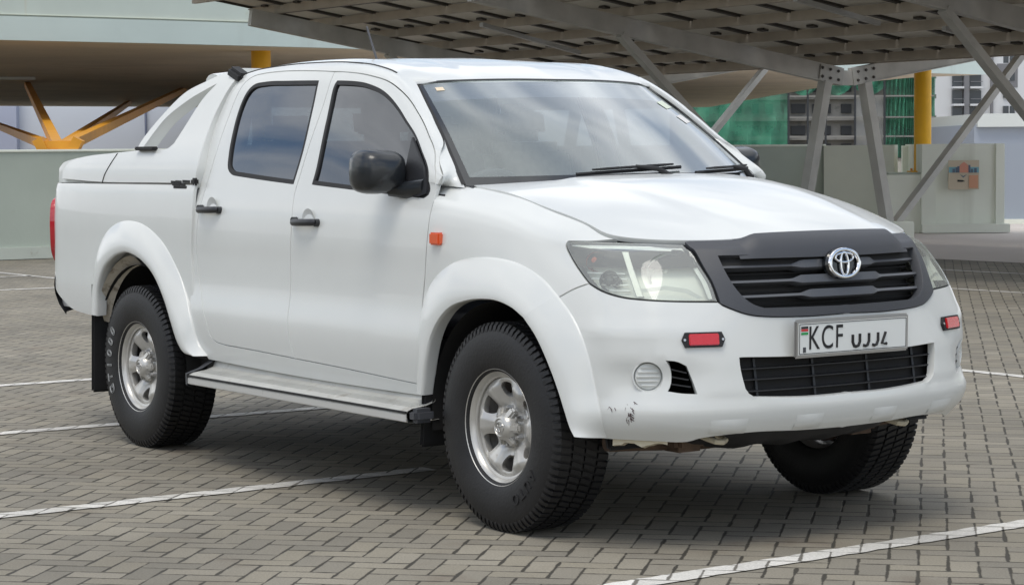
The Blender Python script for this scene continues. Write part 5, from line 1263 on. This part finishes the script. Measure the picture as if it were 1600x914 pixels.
m = MB(); c1 = at(1400, 300, 38.6); a_ = Vector((c0[0], c0[1], .74)); b_ = Vector((c1[0], c1[1], .74)); m.bar(a_, b_, .2, 1.48); wB = m.build('side_wall', wall_lifted, None); tag(wB, 'shaded short wall between the long parapet and the pedestal of the yellow column', 'wall')
# pedestal, column, planter pier
def ground_y(D, px): return None
ped = MB(); p_ = at(1425, 300, 38.0); ped.box((p_[0], p_[1], .49), (.95, .70, .98), VROT, bev=.01); po = ped.build('column_pedestal', wallp2, None); tag(po, 'low square green pedestal carrying the bright yellow column', 'pedestal')
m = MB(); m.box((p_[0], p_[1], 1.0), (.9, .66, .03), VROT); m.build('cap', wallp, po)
def column(px, D, z0, z1, r_, label, mt=yellow):
    p = at(px, 240, D); t = thing('support_column', label, 'column', (p[0], p[1], z0), 'yellow round columns under the roof slab')
    m = MB(); m.lathe([(0, z1 - z0), (r_, z1 - z0), (r_, .03), (r_, 0), (0, 0)], (p[0], p[1], z0), (0, 0, 1), 32); m.build('shaft', mt, t)
    m = MB(); m.box((p[0], p[1], z0 + .012), (r_ * 3.1, r_ * 3.1, .024), VROT)
    m.build('base_plate', mt, t)
    for k in range(4):
        a = k * math.pi / 2 + .6; m = MB(); q = Vector((p[0] + math.cos(a) * r_ * 1.3, p[1] + math.sin(a) * r_ * 1.3, z0 + .035)); m.lathe([(0, .03), (.02, .03), (.02, -.02)], q, (0, 0, 1), 6); m.build('anchor_bolt', ochre, t)
column(1441.5, 38.2, 1.015, 2.98, .145, 'bright yellow round column standing on the low green pedestal at the right')
column(410, 42.5, 0, ZS, .185, 'orange yellow round column just above the rear of the truck cab')
m = MB(); vb(m, 1410, 1431, 228, 272, 38.9, .12); o = m.build('white_post', wallp2, None); tag(o, 'short white post behind the foot of the bright yellow column', 'post')
pier = MB(); vb(pier, 1440, 1568, 225.5, 362, 37.6, 1.6); pr = pier.build('pier_wall', wall_lifted, None); tag(pr, 'large pale green block wall with a small poster on it', 'wall')
m = MB(); vb(m, 1440, 1577, 351, 363, 37.5, 1.8, -.07); m.build('plinth', wallp2, pr)
m = MB(); vb(m, 1555, 1569.5, 225, 352, 37.57, 1.62, -.03); m.build('corner_band', wallp2, pr)
m = MB(); vb(m, 1439, 1462, 272, 352, 37.57, .3, -.03); m.build('corner_band', wallp2, pr)
m = MB(); vb(m, 1566, 1800, 225, 349, 42, .3); o = m.build('grey_wall', bluew, None); tag(o, 'blue grey low wall at the right edge beyond the poster wall', 'wall'); m = MB(); vb(m, 1566, 1800, 343, 351, 41.9, .3); m.build('plinth', wallp2, o)
m = MB(); vb(m, 1522, 1900, 195, 262, 50, 6); o = m.build('plant_room', bluew, None); tag(o, 'pale blue grey box room with white capped roof edge, in front of the apartments', 'building'); m = MB(); vb(m, 1528, 1900, 178, 195.5, 49.8, 6.2); m.build('roof_edge', mat('white_cap', (.62, .65, .62), .6), o)
# poster
def poster():
    D = 37.5; m = MB(); vb(m, 1481, 1529, 251, 296, D, .04, -.05); cream_p = mat('poster_cream', (.58, .50, .38), .5); o = m.build('wall_poster', cream_p, None); tag(o, 'small blue and cream poster with an orange dome and arrow, fixed to the green wall', 'poster')
    def pl(poly, mt, nm, push): m = MB(); m.prism([Vector(at(x, y, D)) - HF_ * push for x, y in poly], HF_ * .004); m.build(nm, mt, o)
    pl([(1481.5, 251.5), (1528.5, 251.5), (1528.5, 270), (1481.5, 270)], mat('poster_blue', (.20, .42, .50), .5), 'poster_sky', .058)
    pl([(1497, 270), (1497, 261), (1500, 257), (1505, 253), (1510, 257), (1513, 261), (1513, 270)], mat('poster_orange', (.62, .28, .20), .5), 'poster_dome', .064)
    bl = mat('poster_slate', (.12, .16, .22), .5)
    for x0, x1, y in ((1487, 1491, 264), (1492, 1495.5, 262), (1494.5, 1498, 260), (1512, 1515, 258), (1516, 1519, 264), (1521, 1525, 263)): pl([(x0, 270), (x0, y), (x1, y), (x1, 270)], bl, 'poster_tower', .068)
    pl([(1513, 274), (1527, 274), (1527, 294), (1513, 294)], mat('poster_peach', (.62, .32, .20), .5), 'poster_block', .058)
    pl([(1499, 272.5), (1504, 275.5), (1510, 272.5), (1504, 278)], bl, 'poster_arrow', .058); pl([(1495, 281), (1503, 281.5), (1507, 283.5), (1502, 284.5), (1495, 284)], mat('poster_black', (.02, .02, .02), .5), 'poster_mark', .058)
poster()

# ------------------------------------------------------------------ roof slab on tree struts
def slab_roof():
    t = thing('roof_slab', 'broad pale green roof slab with brown soffit over the wall on the left', 'roof slab', (-30, 20, ZS))
    up_ = lambda x, y: on(x, y, 'z', ZS)
    fr = [(-500, 48), (0, 62.5), (250, 68), (530, 75.5), (900, 92), (1250, 108), (1400, 113), (1540, 117)]; bk = [(1420, 122), (1300, 134), (1200, 151), (1110, 167.5), (900, 173), (500, 169), (0, 166), (-500, 160)]
    P = [Vector(up_(*q)) for q in fr + bk]; m = MB(); 
    vs2, fs2 = [Vector((p.x, p.y)) for p in P], [list(range(len(P)))]
    vo, eo, fo, *_ = delaunay_2d_cdt(vs2, [], fs2, 1, 1e-6); m.add([(v.x, v.y, ZS) for v in vo], [tuple(f) for f in fo]); m.add([(v.x, v.y, ZS + .42) for v in vo], [tuple(f)[::-1] for f in fo]); m.build('soffit', under_m, t, 0)
    F1 = [Vector(up_(*q)) for q in fr]; m = MB(); G = [[(p.x, p.y, ZS + h) for p in F1] for h in (-.004, .42)]; 
    inw = [(p - Vector(CP)) for p in F1]; inw = [Vector((v.x, v.y, 0)).normalized() * .12 for v in inw]
    G = [[(p.x + w_.x * k, p.y + w_.y * k, ZS + h) for p, w_ in zip(F1, inw)] for k, h in ((1, -.004), (0, -.004), (0, .395), (.4, .395))]; m.grid(G); m.build('fascia', fasc, t, 30)
    m = MB(); G = [[(p.x + w_.x * k, p.y + w_.y * k, ZS + h) for p, w_ in zip(F1, inw)] for k, h in ((.35, .40), (.35, 1.5), (1.4, 1.5))]; m.grid(G); m.build('upper_parapet', mat('parapet_paint', (.56, .63, .57), .65, noise=.08, nscale=.8, dirt=((.46, .48, .38), 1.7, .60), streak=((.50, .32, .10), 2.6, .64, .7)), t, 30)
    # rust runs from the parapet
    m = MB(); rr = random.Random(2)
    for px_ in (206, 243, 246, 292, 120): 
        D = 28.3; a = rr.uniform(5, 16); poly = [(px_ - 1.2, -6), (px_ + 1.5, -6), (px_ + .8, a), (px_ - .4, a)]
        q = [on(x, y, 'z', ZS + .6) for x, y in poly]; 
    G2 = None
    # ceiling batten light and soffit joints
    m = MB(); a = Vector(at(-60, 118, 54.0)); b = Vector(at(55, 122, 54.5)); a.z = b.z = ZS - .05; m.bar(a, b, .18, .07); o = m.build('batten_light', mat('light_case', (.7, .72, .7), .5), None); tag(o, 'long white batten light fixed to the brown soffit at the far left', 'ceiling light')
slab_roof()
def struts():
    t = thing('tree_strut', 'ochre yellow branching steel strut fanning up from the parapet at the left', 'strut', tuple(on(92, 234, 'x', XW - .35)))
    n = Vector(on(92, 234, 'x', XW - .3)); 
    for (x, y) in ((42, 131), (203, 160), (288, 140), (-50, 178)):
        b = Vector(on(x, y, 'z', ZS - .0)); d = (b - n).normalized(); m = MB(); m.bar(n + d * .1, b, .145, .145); br = m.build('branch', ochre, t)
    m = MB(); m.box(n + Vector((0, 0, .0)), (.40, .16, .24), VROT, bev=.01); m.tube([n - Vector((0, 0, 1.4)), n], .14, 16); m.build('node_plate', ochre, t)
    for dx in (-.24, .24): m = MB(); m.box(n + HR * dx + Vector((0, 0, .06)), (.14, .22, .20), VROT @ Matrix.Rotation(.5 if dx > 0 else -.5, 3, 'Y')); m.build('clamp', ochre, t)
struts()
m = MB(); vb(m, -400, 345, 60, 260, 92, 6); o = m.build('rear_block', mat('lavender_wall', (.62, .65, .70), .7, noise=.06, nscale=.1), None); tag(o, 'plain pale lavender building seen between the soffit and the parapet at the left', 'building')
m = MB(); vb(m, -400, 26, 100, 260, 91.5, 1); m.build('darker_bay', mat('lavender_dark', (.42, .45, .56), .7), o); m = MB(); vb(m, 225, 229, 100, 260, 91.9, .3); m.build('wall_joint', mat('lavender_joint', (.2, .22, .3), .7), o)  # end bay has a darker wall colour

# ------------------------------------------------------------------ far buildings
def net_mat():
    m = bpy.data.materials.new('green_net'); m.use_nodes = True; nt = m.node_tree; b = nt.nodes['Principled BSDF']; lk = nt.links.new; b.inputs['Roughness'].default_value = .8
    t = nt.nodes.new('ShaderNodeTexCoord'); n = nt.nodes.new('ShaderNodeTexNoise'); n.inputs['Scale'].default_value = .35; n.inputs['Detail'].default_value = 8; lk(t.outputs['Object'], n.inputs[0])
    r = nt.nodes.new('ShaderNodeValToRGB'); r.color_ramp.elements[0].color = (.03, .20, .12, 1); r.color_ramp.elements[1].color = (.10, .40, .25, 1); r.color_ramp.elements[0].position = .35; r.color_ramp.elements[1].position = .65; lk(n.outputs[0], r.inputs[0]); lk(r.outputs[0], b.inputs['Base Color'])
    mr = nt.nodes.new('ShaderNodeMapRange'); mr.inputs[1].default_value = .3; mr.inputs[2].default_value = .7; mr.inputs[3].default_value = .42; mr.inputs[4].default_value = .80; n2 = nt.nodes.new('ShaderNodeTexNoise'); n2.inputs['Scale'].default_value = .12; lk(t.outputs['Object'], n2.inputs[0]); lk(n2.outputs[0], mr.inputs[0]); lk(mr.outputs[0], b.inputs['Alpha']); return m
def far():
    conc = mat('raw_concrete', (.26, .25, .23), .85, noise=.35, nscale=.15, dirt=((.12, .12, .11), .3, .55)); win = mat('dark_opening', (.02, .022, .025), .5); net = net_mat(); wh = mat('white_render', (.66, .67, .68), .7, noise=.05, nscale=.05); gy = mat('grey_render', (.20, .20, .21), .7); glz = mat('balcony_glass', (.05, .06, .07), .15)
    D = 300; o = thing('construction_block', 'concrete building under construction wrapped in green safety netting', 'building', tuple(at(1260, 300, D) * [1, 1, 0]))
    m = MB(); vb(m, 1060, 1461, 60, 248, D, 18); m.build('frame', conc, o)
    for fy in (132, 163, 196, 226):
        m = MB(); vb(m, 1060, 1461, fy - 11.5, fy - 8.5, D, .9, -.9); m.build('floor_edge', conc, o)
    for fy in (136, 169, 203, 231):
        for x0, x1 in ((1100, 1108), (1122, 1132), (1150, 1158), (1176, 1185), (1197, 1207), (1236, 1258), (1269, 1282), (1290, 1298), (1314, 1330), (1345, 1352), (1362, 1371), (1440, 1450)):
            m = MB(); vb(m, x0, x1, fy - 6, fy + 8, D, .6, -.25); m.build('window', win, o)
    def net_part(x0, x1, y0, y1, sag=0, seed=0):
        rr = random.Random(seed); G = []
        for i in range(13):
            row = []
            for j in range(25):
                x = x0 + (x1 - x0) * j / 24; yb = y1 + (sag * abs(math.sin(j / 24 * math.pi * 3)) if sag else 0); y = y0 + (yb - y0) * i / 12; row.append(tuple(Vector(at(x, y, D - 2.2)) + HF_ * (.5 * math.sin(j * 1.3 + i * .4) + rr.uniform(-.15, .15))))
            G.append(row)
        m = MB(); m.grid(G); m.build('safety_net', net, o)
    net_part(1060, 1233, 100, 246, 0, 1); net_part(1230, 1384, 100, 134, 16, 2); net_part(1383, 1416, 100, 246, 0, 3); net_part(1430, 1462, 105, 246, 0, 4); net_part(1415, 1432, 100, 246, 0, 6)
    m = MB()
    G = [[tuple(at(1336 + 46 * j / 8, 150 + 95 * i / 6, D - 2) + np.array([0, 0, 0])) for j in range(9)] for i in range(7)]; m.grid(G); wn = net_part; wnm = bpy.data.materials.new('white_net'); wnm.use_nodes = True; wnm.node_tree.nodes['Principled BSDF'].inputs['Base Color'].default_value = (.5, .5, .48, 1); wnm.node_tree.nodes['Principled BSDF'].inputs['Alpha'].default_value = .42; m.build('white_sheeting', wnm, o)
    for x in (1232, 1262, 1290, 1336, 1382): m = MB(); m.bar(at(x, 100, D - 2.6), at(x, 246, D - 2.6), .25, .25, up=tuple(HF_)); m.build('scaffold_pole', win, o)
    for y in (120, 151, 184, 214): m = MB(); m.bar(at(1232, y, D - 2.6), at(1460, y - 1, D - 2.6), .2, .2); m.build('scaffold_ledger', conc, o)
    D = 390; o = thing('apartment_block', 'tall white apartment block with dark glazed balconies at the right edge', 'building', tuple(at(1540, 300, D) * [1, 1, 0]))
    m = MB(); vb(m, 1455, 1700, 20, 250, D, 20); m.build('facade', wh, o)
    m = MB(); vb(m, 1503, 1513, 20, 250, D, 1.5, -1.5); m.build('service_shaft', gy, o)
    for y in (88, 115, 142, 168, 195, 222):
        for x0, x1 in ((1487, 1502.5), (1513.5, 1532)):
            m = MB(); vb(m, x0, x1, y, y + 21, D, 1.2, -.6); b = m.build('balcony', glz, o); m = MB(); vb(m, x0 - .6, x1 + .6, y + 21, y + 24, D, 2.2, -2.0); m.build('balcony_slab', wh, b); m = MB(); vb(m, x0, x1, y + 13, y + 13.8, D, .2, -1.9); m.build('railing', gy, b)
            for xx in np.linspace(x0 + 2, x1 - 2, 4): pass
        m = MB(); vb(m, 1567, 1585, y - 2, y + 11, D, .6, -.3); wn_ = m.build('window', glz, o); m = MB(); vb(m, 1575.3, 1576.4, y - 2, y + 11, D, .3, -.5); m.build('mullion', wh, wn_)
    m = MB(); vb(m, 1546, 1552, 20, 250, D, .8, -.6); m.build('downpipe_recess', gy, o)
    m = MB(); vb(m, 1557, 1590, 100, 137, D, .5, -.2); m.build('grey_panel', gy, o)
far()

# ------------------------------------------------------------------ solar canopy
def canopy(J, x_frames, xa, xb, detail, label):
    T = thing('solar_canopy', label, 'canopy', (J[0], J[1], 0)); t9 = math.tan(R(9)); cs = math.cos(R(9))
    def S_(x, s, up_=0):   # point above the wing: s<0 near wing, s>0 far wing
        return Vector((x, J[1] + s, J[2] + abs(s) * t9 + up_))
    for x in x_frames:
        for sg, L_ in ((-1, 6.75), (1, 4.3)):
            a, b = S_(x, sg * .12), S_(x, sg * L_); m = MB(); 
            m.bar(a, b, .10, .26)
            for k in (-1, 1): m.bar(a + Vector((0, 0, k * .124)), b + Vector((0, 0, k * .124)), .135, .016)
            r_ = m.build('rafter', galv, T)
            m = MB(); m.bar(S_(x, sg * .10) + Vector((.062, 0, 0)), S_(x, sg * .56) + Vector((.062, 0, 0)), .012, .25); pl = m.build('splice_plate', mat('splice', (.42, .415, .39), .45, metal=.3), r_)
            for k in range(3):
                for j in (-1, 1): m = MB(); q = S_(x, sg * (.2 + .16 * k), j * .065); m.lathe([(0, .02), (.02, .02), (.024, 0)], q + Vector((.07, 0, 0)), (1, 0, 0), 6); m.build('bolt', pframe, pl)
            foot = Vector((x, J[1] + sg * .92, .05)); top = S_(x, sg * .40, -.12); m = MB(); m.bar(foot, top, .14, .17, up=(1, 0, 0)); m.build('column', galv, T)
            m = MB(); m.bar(foot + Vector((0, 0, .1)), S_(x, sg * (4.25 if sg < 0 else 3.9), -.12), .10, .13, up=(1, 0, 0)); m.build('brace', galv, T)
            m = MB(); m.box((x, J[1] + sg * .92, .15), (.55, .55, .30), bev=.02); m.build('footing', wallp2, T)
        m = MB(); m.box((x, J[1], J[2] + .0), (.12, .34, .22)); m.build('valley_joint', galv, T)
    ss = (-7.35, -6.3, -5.25, -4.2, -3.15, -2.1, -1.15, -.35)
    for s in ss + (.5, 1.6, 2.7, 3.8):
        m = MB(); y0 = S_(0, s).y; z0 = S_(0, s, .21).z; m.box(((xa + xb) / 2, y0, z0), (xb - xa, .012, .13)); m.box(((xa + xb) / 2, y0 + .03, z0 + .06), (xb - xa, .07, .010)); m.box(((xa + xb) / 2, y0 + .03, z0 - .06), (xb - xa, .07, .010)); m.build('purlin', purl, T)
    # panels
    rows = [(-7.85, -5.93), (-5.86, -3.90), (-3.83, -1.87), (-1.80, -.10), (.15, 2.05), (2.12, 4.05)]; rest = MB(); restf = MB(); n = 0
    for r_, (s0, s1) in enumerate(rows):
        x = xa
        while x < xb:
            A, B = S_(x, s0, .30), S_(x, s1, .30); w_ = 1.02; c = (A + B) / 2 + Vector((w_ / 2, 0, 0)); ang = math.atan2(B.z - A.z, B.y - A.y); rot = Matrix.Rotation(ang, 3, 'X'); ln = (B - A).length
            big = detail and r_ < 4 and x < -8.3
            pm = MB() if big else rest; fm_ = MB() if big else restf
            pm.box(c, (w_ - .03, ln, .008), rot)
            for k in (-1, 1):
                fm_.box(c + rot @ Vector((k * (w_ / 2 - .02), 0, -.02)), (.032, ln, .045), rot); fm_.box(c + rot @ Vector((0, k * (ln / 2 - .015), -.02)), (w_ - .05, .03, .045), rot)
            # junction box and clamps, dark short bars between the purlins
            fm_.box(c + rot @ Vector((0, ln * .30, -.03)), (.14, .10, .03), rot)
            if big:
                p = pm.build('solar_panel', backs, T, 0); fm_.build('panel_frame', pframe, p, 0); n += 1
            x += w_ + .02
    if rest.V:
        tag(rest.build('panel_rows', backs, T, 0), kind='stuff'); tag(restf.build('panel_row_frames', pframe, T, 0), kind='stuff')
    return T, S_
T1, S1 = canopy((-18.45, 17.96, 2.48), [-24.7, -18.45, -12.2, -5.95, .3, 6.55], -25.5, 9.0, True, 'large steel solar canopy with panels overhead behind the truck')
def tubes():
    nrm = Vector((0, math.tan(R(9)), 1))
    for (a, b) in (((752, 39), (905, 83)), ((1243, -1), (1373, 37)), ((1475, 45), (1500, 52))):
        P = []
        for (x, y) in (a, b):
            v = Vector(ray(x, y)); o = Vector(CP); P0 = Vector((-18.45, 17.96, 2.48 - .02)); P.append(o + v * ((P0 - o).dot(nrm) / v.dot(nrm)))
        m = MB(); m.bar(P[0], P[1], .07, .06); t = m.build('tube_light', mat('tube_case', (.42, .42, .41), .5), T1)
tubes()
# the same kind of canopy stands on the camera's side of the deck
T2, _ = canopy((0, -24, 2.48), [-20, -13.75, -7.5, -1.25, 5, 11.25, 17.5], -21, 19, False, 'second solar canopy on the side of the deck behind the photographer')
# building edge behind the photographer
m = MB(); m.box((6, -58, 4), (90, 8, 8)); o = m.build('distant_block', conc2 := mat('distant_concrete', (.30, .31, .30), .8), None); tag(o, 'long grey block beyond the deck behind the photographer', 'building')
